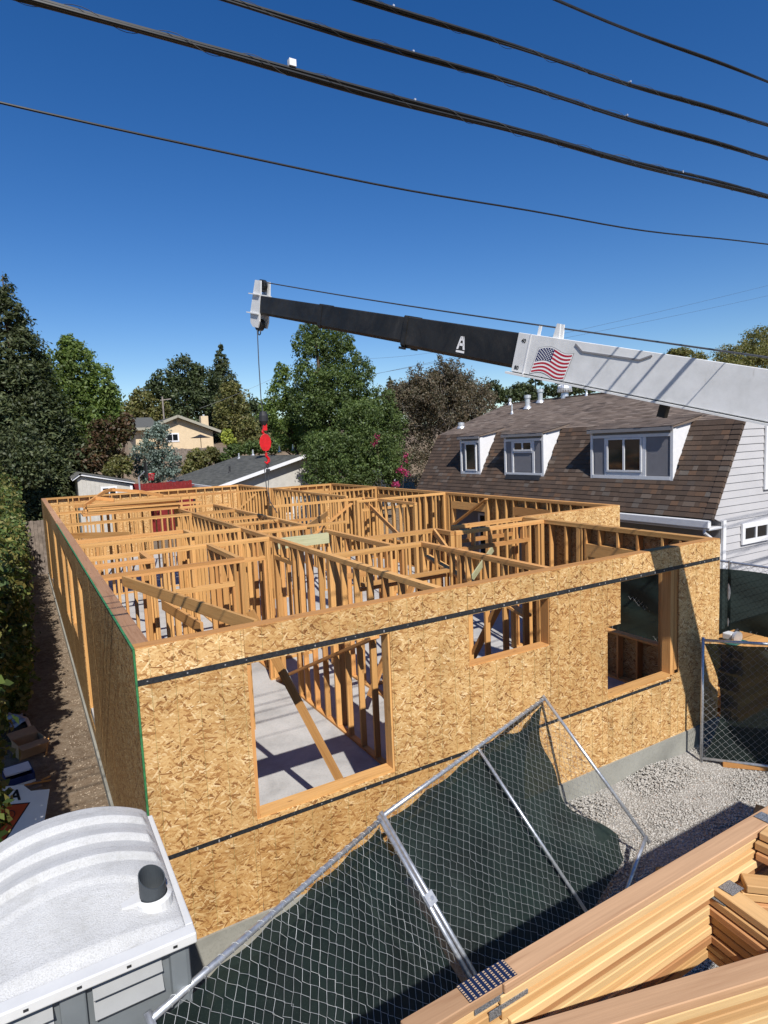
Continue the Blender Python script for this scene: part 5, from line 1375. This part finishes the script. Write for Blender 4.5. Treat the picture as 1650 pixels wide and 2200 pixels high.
# ------------------------------------------------------------------ temporary fence panels
def lerp3(a, b, t): return a + (b - a) * t
def panel(label, T0, T1, B0, B1, mids=(), posts=(0, 1), cloth_fn=None, cell=.072, bottom=True, name='fence_panel', off=.03):
    T0, T1, B0, B1 = map(Vector, (T0, T1, B0, B1))
    root = empty(name, (B0 + B1) / 2, label, 'fence', 'temporary chain link fence panels')
    nrm = (T1 - T0).cross(B0 - T0).normalized()
    if nrm.dot(CAM - T0) < 0: nrm = -nrm
    def S(u, v): return lerp3(lerp3(T0, T1, u), lerp3(B0, B1, u), v)
    r = .021
    MB().tube([T0, T0.lerp(T1, .33) - nrm * .004, T0.lerp(T1, .66) - nrm * .006, T1], r, 10).obj('top_rail', M['galv'], root, smooth=True)
    if bottom: MB().tube([B0.lerp(T0, .03), B1.lerp(T1, .03)], r, 10).obj('bottom_rail', M['galv'], root, smooth=True)
    for t in posts: MB().tube([T0.lerp(T1, t) + (T0 - B0).normalized() * .04, B0.lerp(B1, t) - (T0 - B0).normalized() * .06], r, 10).obj('end_post', M['galv'], root, smooth=True)
    for t in mids: MB().tube([T0.lerp(T1, t), B0.lerp(B1, t)], r * .85, 10).obj('mid_post', M['galv'], root, smooth=True)
    W = (T1 - T0).length; Hh = (B0 - T0).length
    def cm(u, v): return S(u, .012 + .976 * v) - nrm * (.018 + .012 * math.sin(u * 17) * math.sin(v * 9))
    chain_mesh('chain_link', cm, W, Hh, root, cell)
    # tie wires round the top rail
    tw = MB(); nn = int(W / .12); d_ = (T1 - T0).normalized(); dn = (B0 - T0).normalized()
    for k in range(1, nn):
        c = T0.lerp(T1, k / nn)
        tw.tube([c + d_ * (.05 * t / 6.283) + (nrm * math.cos(t) + dn * math.sin(t)) * (r + .003) for t in np.linspace(0, 6.283, 9)], .0024, 4, False)
    tw.obj('tie_wires', M['wire'], root)['kind'] = 'stuff'
    if cloth_fn: cloth('green_screen', lambda u, v: cloth_fn(S, nrm, u, v), 64, 40, M['screen'], root)
    return root
T1 = Vector((1.77, -1.03, 1.22)); T2 = Vector((4.67, -.08, 1.27)); B2 = Vector((5.07, -1.24, -.09)); B1 = Vector((2.17, -2.19, -.14))
T0 = Vector((-.39, -2.42, 1.62)); B0 = Vector((.02, -3.45, .16))
def cl_a(S, n, u, v):
    sag = .014 + .012 * abs(math.sin(math.pi * u * 5)) + .010 * u
    vv = sag + v * (1.0 - sag); wr = .018 * math.sin(u * 23 + v * 7) * math.sin(v * 11) + .02 * math.sin(u * 7 + 3 * v)
    return S(.01 + .985 * u, vv) - n * (.078 * min(1, v * 6 + .45) + wr * min(1, v * 4))
pa = panel('leaning fence panel with green screen beside the portable toilet', T0, T1 - Vector((.025, .02, 0)), B0, B1 - Vector((.03, .02, 0)), (), (0, 1), cl_a)
def cl_b(S, n, u, v):
    sag = .022 + .014 * abs(math.sin(math.pi * u * 5))
    if .70 < u < .90: sag += .05 * math.sin(math.pi * (u - .7) / .2)
    vv = sag + v * (1.0 - sag)
    pull = 1.0 - .16 * max(0, math.sin(math.pi * min(1, v * 1.15))) ** .8 - .10 * v           # free edge has slipped off the end post
    uu = u * pull
    wr = .018 * math.sin(u * 19 + v * 8) * math.sin(v * 10) + (.03 + .06 * v) * u ** 6 * math.sin(v * 14)
    return S(.01 + .97 * uu, vv) - n * (.078 * min(1, v * 6 + .45) + wr * min(1, v * 4))
pb = panel('leaning fence panel fallen against the house wall', T1 + Vector((.025, .02, 0)), T2, B1 + Vector((.03, .02, 0)), B2, (.5,), (0, 1), cl_b, bottom=False)
cp_ = T1.lerp(B1, .40); dpost = (B1 - T1).normalized(); nrm_ = (T2 - T1).cross(B1 - T1).normalized(); nrm_ = nrm_ if nrm_.dot(CAM - T1) > 0 else -nrm_
side_ = dpost.cross(nrm_).normalized()
cb = MB(); cb.prism([cp_ + side_ * a + dpost * b + nrm_ * .028 for a, b in ((-.05, -.05), (.05, -.05), (.05, .05), (-.05, .05))], nrm_ * .008)
clamp = cb.obj('panel_clamp', M['alu'], pb)
MB().tube([cp_ + nrm_ * .036, cp_ + nrm_ * .055], .018, 6).obj('clamp_bolt', M['galv'], clamp)
sf = MB(); sf.tube([B2 + Vector((0, 0, .02)), B2 + Vector((-.22, -.08, -.06)), B2 + Vector((-.62, -.22, GZ + .09 + .05))], .024, 10)
sf.obj('fence_foot', M['galv'], pb, smooth=True)
# upright panel at the right
Pb = Vector((7.55, -.31, GZ + .06)); Pt = Vector((7.55, -.31, 1.50)); dr = Vector((1.45, -1.75, 0))
def cl_c(S, n, u, v):
    uu = .03 + .97 * u + (1 - u) ** 8 * .10 * math.sin(math.pi * v) - (1 - u) ** 8 * .02
    return S(min(1, uu), .035 + .955 * v) - n * (.05 + .02 * math.sin(u * 21 + v * 6) + .015 * math.sin(v * 17 + u * 5))
panel('upright fence panel with green screen at the right picture edge', Pt, Pt + dr, Pb, Pb + dr, (), (0, 1), cl_c, cell=.075)

# ------------------------------------------------------------------ lumber and saw by the corner
def lumber(label, boards, name='loose_board'):
    for p, q, w, h in boards:
        o = board(name, p, q, w, h, M['wx']); tag(o, label, 'board')
lumber('reddish board lying on the gravel under the upright fence panel', [((7.75, -.50, GZ + .07), (9.4, -2.2, GZ + .07), .14, .07)])
lumber('paler board lying beside the reddish board under the fence panel', [((8.0, -.45, GZ + .06), (9.9, -1.5, GZ + .06), .20, .045)])
lumber('board propped on the gravel just beyond the truss stack', [((4.55, -2.55, .02), (6.55, -1.72, -.02), .13, .10)])
lumber('short timber at the edge of the gravel shadow', [((5.0, -1.45, GZ + .04), (5.85, -1.85, GZ + .04), .10, .06)])
pile = empty('lumber_pile', (9.6, .6, GZ), 'pile of boards behind the upright fence panel', 'lumber')
for L_ in range(9):
    for k in range(4):
        yy = .25 + k * .2 + random.uniform(-.02, .02)
        board('board', (9.05 + random.uniform(0, .3) + .02 * L_, yy, GZ + .05 + L_ * .135), (10.5, yy + .05, GZ + .05 + L_ * .135), .18, .12, M['wx'], pile)
pz = GZ + .05 + 8 * .135 + .06
sc = at(1590, 1366, .55)
saw = empty('circular_saw', (9.73, .55, pz), 'white and red circular saw on the lumber pile by the green screen', 'saw')
MB().box(9.60, 10.00, .43, .67, pz + .004, pz + .02).obj('base_plate', mat_plain('green_plate', (.02, .12, .10), .5), saw)
bl_ = MB(); ring = [Vector((9.78 + .13 * math.cos(t), .47, pz + .11 + .105 * math.sin(t))) for t in [2 * math.pi * k / 20 for k in range(20)]]; bl_.prism(ring, (0, .04, 0)); bl_.obj('blade_guard', M['alu'], saw)
MB().box(9.68, 9.86, .53, .70, pz + .05, pz + .17).obj('motor', M['plastic_trim'], saw, bevel=.02); MB().box(9.70, 9.84, .522, .53, pz + .08, pz + .14).obj('label_band', M['red'], saw)
MB().tube([(9.84, .58, pz + .16), (9.94, .58, pz + .2), (10.00, .58, pz + .13), (9.96, .58, pz + .05)], .02, 8).obj('handle', M['lead'], saw)

# ------------------------------------------------------------------ portable toilet
X0, X1, Y0, Y1 = -1.30, -.125, -2.32, -1.06
EZ = 1.90
toilet = empty('portable_toilet', ((X0 + X1) / 2, (Y0 + Y1) / 2, GZ), 'grey portable toilet with ribbed white roof and dark vent pipe', 'toilet')
bw = MB(); bw.box(X0 + .05, X1 - .045, Y0 + .06, Y1 - .05, GZ + .12, EZ - .035); bw.obj('wall', M['plastic_grey'], toilet)
MB().box(X0 + .02, X1 - .02, Y0 + .02, Y1 - .02, GZ, GZ + .12).obj('skid_base', M['lead'], toilet)
for xx, yy in ((X0 + .02, Y0 + .03), (X1 - .13, Y0 + .03), (X0 + .02, Y1 - .13), (X1 - .13, Y1 - .13)):
    MB().box(xx, xx + .11, yy, yy + .10, GZ + .12, EZ - .04).obj('corner_post', M['plastic_grey'], toilet, bevel=.025)
MB().box((X0 + X1) / 2 - .07, (X0 + X1) / 2 + .05, Y0 + .028, Y0 + .06, GZ + .12, EZ - .04).obj('centre_post', M['plastic_grey'], toilet, bevel=.01)
for xa, xb in ((X0 + .16, (X0 + X1) / 2 - .09), ((X0 + X1) / 2 + .07, X1 - .16)):
    for k in range(2):
        zt_ = EZ - .06 - k * .11
        MB().prism([(xa + .01, Y0 + .062, zt_), (xa + .01, Y0 + .005, zt_ - .075), (xa + .01, Y0 + .012, zt_ - .085), (xa + .01, Y0 + .062, zt_ - .02)], (xb - xa - .02, 0, 0)).obj('louvre', M['plastic_louvre'], toilet)
    MB().prism([(xa + .02, Y0 + .045, 1.05), (xb - .02, Y0 + .045, 1.38), (xb - .02, Y0 + .045, 1.45), (xa + .02, Y0 + .045, 1.12)], (0, -.022, 0)).obj('moulded_rib', M['plastic_louvre'], toilet)
    MB().box(xa + .02, xb - .02, Y0 + .046, Y0 + .0605, .1, 1.0).obj('recessed_panel', M['plastic_grey'], toilet, bevel=.01)
for ya, yb in ((Y0 + .18, (Y0 + Y1) / 2 - .05), ((Y0 + Y1) / 2 + .05, Y1 - .18)):
    MB().box(X1 - .046, X1 - .03, ya, yb, .0, 1.55).obj('side_panel', M['plastic_grey'], toilet, bevel=.012)
def sst(a, b, x):
    t = min(1.0, max(0.0, (x - a) / (b - a))); return t * t * (3 - 2 * t)
def roof_z(x, y):
    f = (x - X0) / (X1 - X0); g = (y - Y0) / (Y1 - Y0)
    arch = max(0, .20 * (1 - abs(2 * f - 1.06) ** 2.2))
    z = EZ + .025 + arch * (.25 + .75 * sst(.04, .50, g)) * sst(.03, .10, g)
    side = min(f, 1 - f)
    e = sst(.05, .065, side)
    for c_ in (.50, .675, .85):
        d = g - c_
        z += .040 * sst(-.040, -.016, d) * (1 - sst(.030, .038, d)) * e
    z += .012 * sst(.36, .40, g + .10 * (2 * f - 1.0) ** 2) * sst(.03, .05, side)
    return z
def rfn(u, v):
    x = X0 + .03 + (X1 - X0 - .06) * u; y = Y0 + .05 + (Y1 - Y0 - .06) * v; return (x, y, roof_z(x, y))
V, F = surf_grid(rfn, 90, 300)
# skirt so the roof is a closed shell
ring_i = []
nu_, nv_ = 90, 300; id_ = np.arange((nu_ + 1) * (nv_ + 1)).reshape(nu_ + 1, nv_ + 1)
loop = list(id_[:, 0]) + list(id_[-1, 1:]) + list(id_[-2::-1, -1]) + list(id_[0, -2:0:-1])
base_n = len(V); sk_v = np.array([(V[i][0], V[i][1], EZ - .01) for i in loop]); n_l = len(loop)
skf = np.array([(loop[k], base_n + k, base_n + (k + 1) % n_l, loop[(k + 1) % n_l]) for k in range(n_l)])
me = np_mesh('roof', np.concatenate([V, sk_v]), np.concatenate([F, skf])); me.materials.append(M['plastic_white'])
for p_ in me.polygons: p_.use_smooth = True
ro = link(bpy.data.objects.new('roof', me)); settle(ro, toilet)
fl_ = MB(); fl_.box(X0 - .01, X1 + .01, Y0 - .03, Y0 + .055, EZ - .03, EZ + .03); fl_.box(X1 - .035, X1 + .012, Y0 + .056, Y1 + .01, EZ - .03, EZ + .028); fl_.box(X0 - .012, X0 + .035, Y0 + .056, Y1 + .01, EZ - .03, EZ + .028); fl_.box(X0 + .036, X1 - .036, Y1 - .03, Y1 + .012, EZ - .03, EZ + .027)
fl_.obj('roof_flange', M['plastic_trim'], ro, bevel=.008)
for k in range(5):
    xx = X0 + .14 + k * .23; MB().box(xx, xx + .022, Y0 - .034, Y0 - .029, EZ - .006, EZ + .006).obj('rivet', M['lead'], ro)
vx, vy = -.275, -2.03; vz = roof_z(vx, vy)
bs_ = MB(); bs_.lathe([(.105, -.05), (.10, .02), (.078, .035)], (vx, vy, vz), 24); bs_.box(vx - .17, vx - .07, vy - .03, vy + .07, vz - .03, vz + .035); bs_.obj('vent_base', M['plastic_trim'], ro, smooth=False)
vp = MB(); n_ = 28; R_o, R_i = .072, .066; top = lambda t: .135 + .035 * math.sin(t - .5)
v_ = []; f_ = []
for k in range(n_):
    t = 2 * math.pi * k / n_; c_, s_ = math.cos(t), math.sin(t)
    v_ += [(vx + R_o * c_, vy + R_o * s_, vz + .0), (vx + R_o * c_, vy + R_o * s_, vz + top(t)), (vx + R_i * c_, vy + R_i * s_, vz + top(t)), (vx + R_i * c_, vy + R_i * s_, vz - .02)]
for k in range(n_):
    a = 4 * k; b = 4 * ((k + 1) % n_)
    for j in range(3): f_.append((a + j, b + j, b + j + 1, a + j + 1))
vp.add(v_, f_); vp.obj('vent_pipe', M['pipe_grey'], ro, smooth=False)

# ------------------------------------------------------------------ stacked roof trusses in the foreground
tr_dark = M['truss']
TZ = 2.80; TT = .040; CW = .078
NTR = 11
ordn = ['topmost', 'second', 'third', 'fourth', 'fifth', 'sixth', 'seventh', 'eighth', 'ninth', 'tenth', 'eleventh']
def flat_board(name, p, q, w, z, mat, parent, t=TT):
    """board lying flat: p,q are the far edge, w measured towards the near side"""
    p = Vector((p[0], p[1], z - t / 2)); q = Vector((q[0], q[1], z - t / 2)); d = (q - p).normalized(); nn = Vector((d.y, -d.x, 0))
    o = board(name, p + nn * (w / 2), q + nn * (w / 2), w, t - .007, mat, parent)
    bv = o.modifiers.new('bevel', 'BEVEL'); bv.width = .003; bv.segments = 1
    return o
rt = random.Random(9)
for i in range(NTR):
    z = TZ - i * TT; jx, jy = rt.uniform(-.03, .03), rt.uniform(-.016, .010)
    if i == 0: jx = jy = 0
    lab = ('topmost flat roof truss of the foreground stack, with blue nail plate' if i == 0 else ordn[i] + ' roof truss from the top of the foreground stack')
    t_ = empty('roof_truss', (2.0, -4.3, z - TT), lab, 'truss', 'stacked roof trusses')
    yb = -4.124 + jy
    tr_dark = M[('truss_top', 'truss_pale', 'truss', 'truss_pale', 'truss_red', 'truss_pale', 'truss', 'truss_pale', 'truss_red', 'truss', 'truss')[i]]
    tr_web = M[('truss', 'truss', 'truss_red')[i % 3]]
    flat_board('bottom_chord', (.113 + jx if i < 3 else .16 + jx, yb), (.45 + jx * .5, yb), CW * (.86 if i else .9), z, tr_dark, t_)
    end1 = 1.86 + (.03 * i) if i < 7 else 1.50
    flat_board('bottom_chord', (.452 + jx * .5, yb), (6.4, yb), CW, z, tr_dark, t_)
    # sloping chord, about 16 degrees
    sl_ = math.tan(R(15.9)); x0 = .10 + jx
    yy = lambda x: -4.323 - (x - .394) * sl_ + jy
    flat_board('top_chord', (x0, yy(x0)), (3.25, yy(3.25)), CW, z, tr_dark, t_)
    flat_board('top_chord', (3.25, yy(3.25)), (6.4, yy(.10)), CW, z, tr_dark, t_)
    if i < 3:
        flat_board('web', (1.93 + jx, yb - CW - .002), (1.98 + jx, yy(1.98) + .0), CW, z, tr_web, t_)
        flat_board('web', (2.02 + jx, yb - CW - .002), (2.75 + jx, yy(2.75) + .0), CW, z, tr_web, t_)
    else:
        flat_board('web', (1.60 + jx * .3, yb - CW - .002), (1.545 + jx * .3, yy(1.54) + .0), CW, z, tr_web, t_)
        flat_board('web', (1.70 + jx * .3, yb - CW - .002), (2.45, yy(2.45) + .0), CW, z, tr_web, t_)
    # connector plates on the upper face of every truss, overhanging where two pieces meet
    def np_(name, x, y, w, h, mat, ang=0.0):
        o = box_obj(name, (x, y, z + .0006), (w, h, .0012), mat, t_, (0, 0, ang)); return o
    if i == 0:
        np_('nail_plate', .415, yb - .036, .19, .070, M['nailplate'])
        np_('nail_plate', 1.97, yb - .075, .06, .12, M['plate_grey'])
    elif i in (3, 4):
        np_('nail_plate', 1.585 + (i - 3) * -.03, yb - CW - .035, .075, .06, M['plate_grey'])
    elif i in (1, 2):
        box_obj('nail_plate', (.37 + .05 * i, yb - CW * .93 + .002, z - .004), (.16, .004, .03), M['plate_grey'], t_)

# flatbed trailer and timber blocking carrying the trusses
tlr = empty('flatbed_trailer', (3, -4.6, GZ), 'flatbed trailer under the truss stack', 'trailer')
MB().box(.15, 7.2, -5.5, -4.13, .78, .92).obj('deck', M['lead'], tlr)
for xx in (1.0, 5.2):
    for yy_ in (-5.35, -4.35):
        MB().tube([(xx, yy_ - .1, GZ + .38), (xx, yy_ + .1, GZ + .38)], .38, 20).obj('wheel', M['cable'], tlr)
MB().box(.3, 7.1, -5.0, -4.6, .5, .78).obj('frame_rail', M['lead'], tlr)
zb_ = TZ - NTR * TT
for nm, xx in (('left', 1.05), ('middle', 3.3), ('right', 5.6)):
    crib = empty('timber_blocking', (xx, -4.4, .92), {'left': 'timber blocking under the near end of the truss stack', 'middle': 'timber blocking under the middle of the truss stack', 'right': 'timber blocking under the far end of the truss stack'}[nm], 'blocking')
    k = 0; z = .92
    while z < zb_ - .02:
        h = min(.14, zb_ - z)
        MB().box(xx - .15, xx + .15, -4.75, -4.17, z, z + h - .002).obj('block', M['wy'], crib); z += h

# ------------------------------------------------------------------ rubbish under the hedge
def carton(label, c, dims, rz, mat, open_=True, name='cardboard_box'):
    root = empty(name, c, label, 'box'); w, d, h = dims; t = .012
    root.rotation_euler = (0, 0, rz)
    mb = MB(); mb.box(-w / 2, w / 2, -d / 2, d / 2, 0, t); mb.box(-w / 2, -w / 2 + t, -d / 2, d / 2, t, h); mb.box(w / 2 - t, w / 2, -d / 2, d / 2, t, h); mb.box(-w / 2 + t, w / 2 - t, -d / 2, -d / 2 + t, t, h); mb.box(-w / 2 + t, w / 2 - t, d / 2 - t, d / 2, t, h)
    o = mb.obj('carton', mat); o.parent = root
    if open_:
        for s_, a in ((1, .5), (-1, .3)):
            q = MB().add([(-w / 2, s_ * d / 2, h), (w / 2, s_ * d / 2, h), (w / 2, s_ * (d / 2 + .2), h + a * .3 - .1), (-w / 2, s_ * (d / 2 + .2), h + a * .3 - .1), (-w / 2, s_ * d / 2, h - .008), (w / 2, s_ * d / 2, h - .008), (w / 2, s_ * (d / 2 + .2), h + a * .3 - .108), (-w / 2, s_ * (d / 2 + .2), h + a * .3 - .108)], [(0, 1, 2, 3), (7, 6, 5, 4), (0, 4, 5, 1), (2, 6, 7, 3), (0, 3, 7, 4), (1, 5, 6, 2)]).obj('flap', mat); q.parent = root
    return root
carton('open brown cardboard box in the shade of the hedge', (-.98, 6.15, GZ), (.42, .36, .24), .3, M['cardboard'])
bx_ = carton('low box printed navy blue and white under the hedge', (-1.14, 5.15, GZ), (.38, .5, .18), .15, M['navy'], False)
q = MB().box(-.19, .19, -.256, -.252, .0, .08).obj('white_band', M['flag_white']); q.parent = bx_
q = MB().box(-.18, .18, -.05, .24, .15, .175).obj('contents', M['flag_white']); q.parent = bx_
tp2 = MB(); V, F = surf_grid(lambda u, v: (-1.55 + .62 * u + .05 * math.sin(v * 5), 6.75 + .62 * v + .06 * math.sin(u * 6), GZ + .30 + .05 * math.sin(u * 9 + v * 4) + .03 * math.sin(v * 13) - .28 * max(0, abs(u - .5) * 2 - .75) * 4), 16, 16)
me = np_mesh('plastic_sheet', V, F); me.materials.append(M['tarp']); tag(link(bpy.data.objects.new('plastic_sheet', me)), 'crumpled clear plastic sheet behind the brown box', 'sheet')
carton('flattened dark carton under the plastic sheet', (-1.25, 7.05, GZ), (.5, .5, .26), 0, M['lead'], False)
for k, (p, q, lb) in enumerate((((-.75, 5.8, GZ + .03), (-.68, 6.5, GZ + .06), 'thin pale stick beside the brown box'), ((-1.05, 4.55, GZ + .2), (-.72, 4.85, GZ + .03), 'bent light strip near the warning sign'), ((-1.25, 4.6, GZ + .02), (-.85, 4.5, GZ + .02), 'dark board scrap on the path'), ((-1.1, 4.75, GZ + .05), (-.72, 4.95, GZ + .05), 'brown stick across the wood scraps'))):
    tag(board('scrap_stick', p, q, .025, .018, M['wx'] if k != 2 else M['oldwood']), lb, 'scrap wood')
for k in range(4):
    tag(board('scrap_board', (-1.25, 4.35 + k * .09, GZ + .03 + k * .02), (-.85, 4.5 + k * .1, GZ + .03 + k * .02), .07, .02, M['oldwood']), ['lowest', 'second', 'third', 'uppermost'][k] + ' grey scrap board of the little heap by the sign', 'scrap wood', 'scrap heap boards')
# warning sign leaning at the left edge
so = Vector((-1.24, 3.60, GZ + .28)); sr = Vector((.93, -.30, -.05)).normalized(); su_ = Vector((.22, .80, .55)).normalized(); sn_ = sr.cross(su_).normalized()
sign = empty('warning_sign', (so.x, so.y, GZ), 'white and orange warning sign with black letters lying by the portable toilet', 'sign')
def sp_(a, b, o=0.0): return so + sr * a + su_ * b + sn_ * o
MB().prism([sp_(-.45, -.40), sp_(.45, -.40), sp_(.45, .32), sp_(.22, .32), sp_(.10, .42), sp_(-.45, .42)], sn_ * .006).obj('sign_board', M['flag_white'], sign)
MB().add([sp_(-.22, .16, .008), sp_(.24, .16, .008), sp_(.0, -.38, .008)], [(0, 2, 1)]).obj('triangle_border', M['ink'], sign)
MB().add([sp_(-.195, .145, .0095), sp_(.215, .145, .0095), sp_(.0, -.335, .0095)], [(0, 2, 1)]).obj('orange_triangle', M['orange'], sign)
sq = MB(); sq.tube([sp_(.02 + .055 * math.cos(t) * (1 + .2 * math.sin(2 * t)), -.0 + .07 * math.sin(t), .013) for t in np.linspace(0, 9, 30)], .005, 4, False); sq.obj('squiggle_mark', M['ink'], sign)
text_obj('sign_letters', 'BA', sp_(-.02, .27, .010), sr, su_, .21, M['ink'], sign, offset=.006)
text_obj('sign_letters', 'OW', sp_(-.30, -.06, .010), -su_, sr, .20, M['ink'], sign, offset=.006)
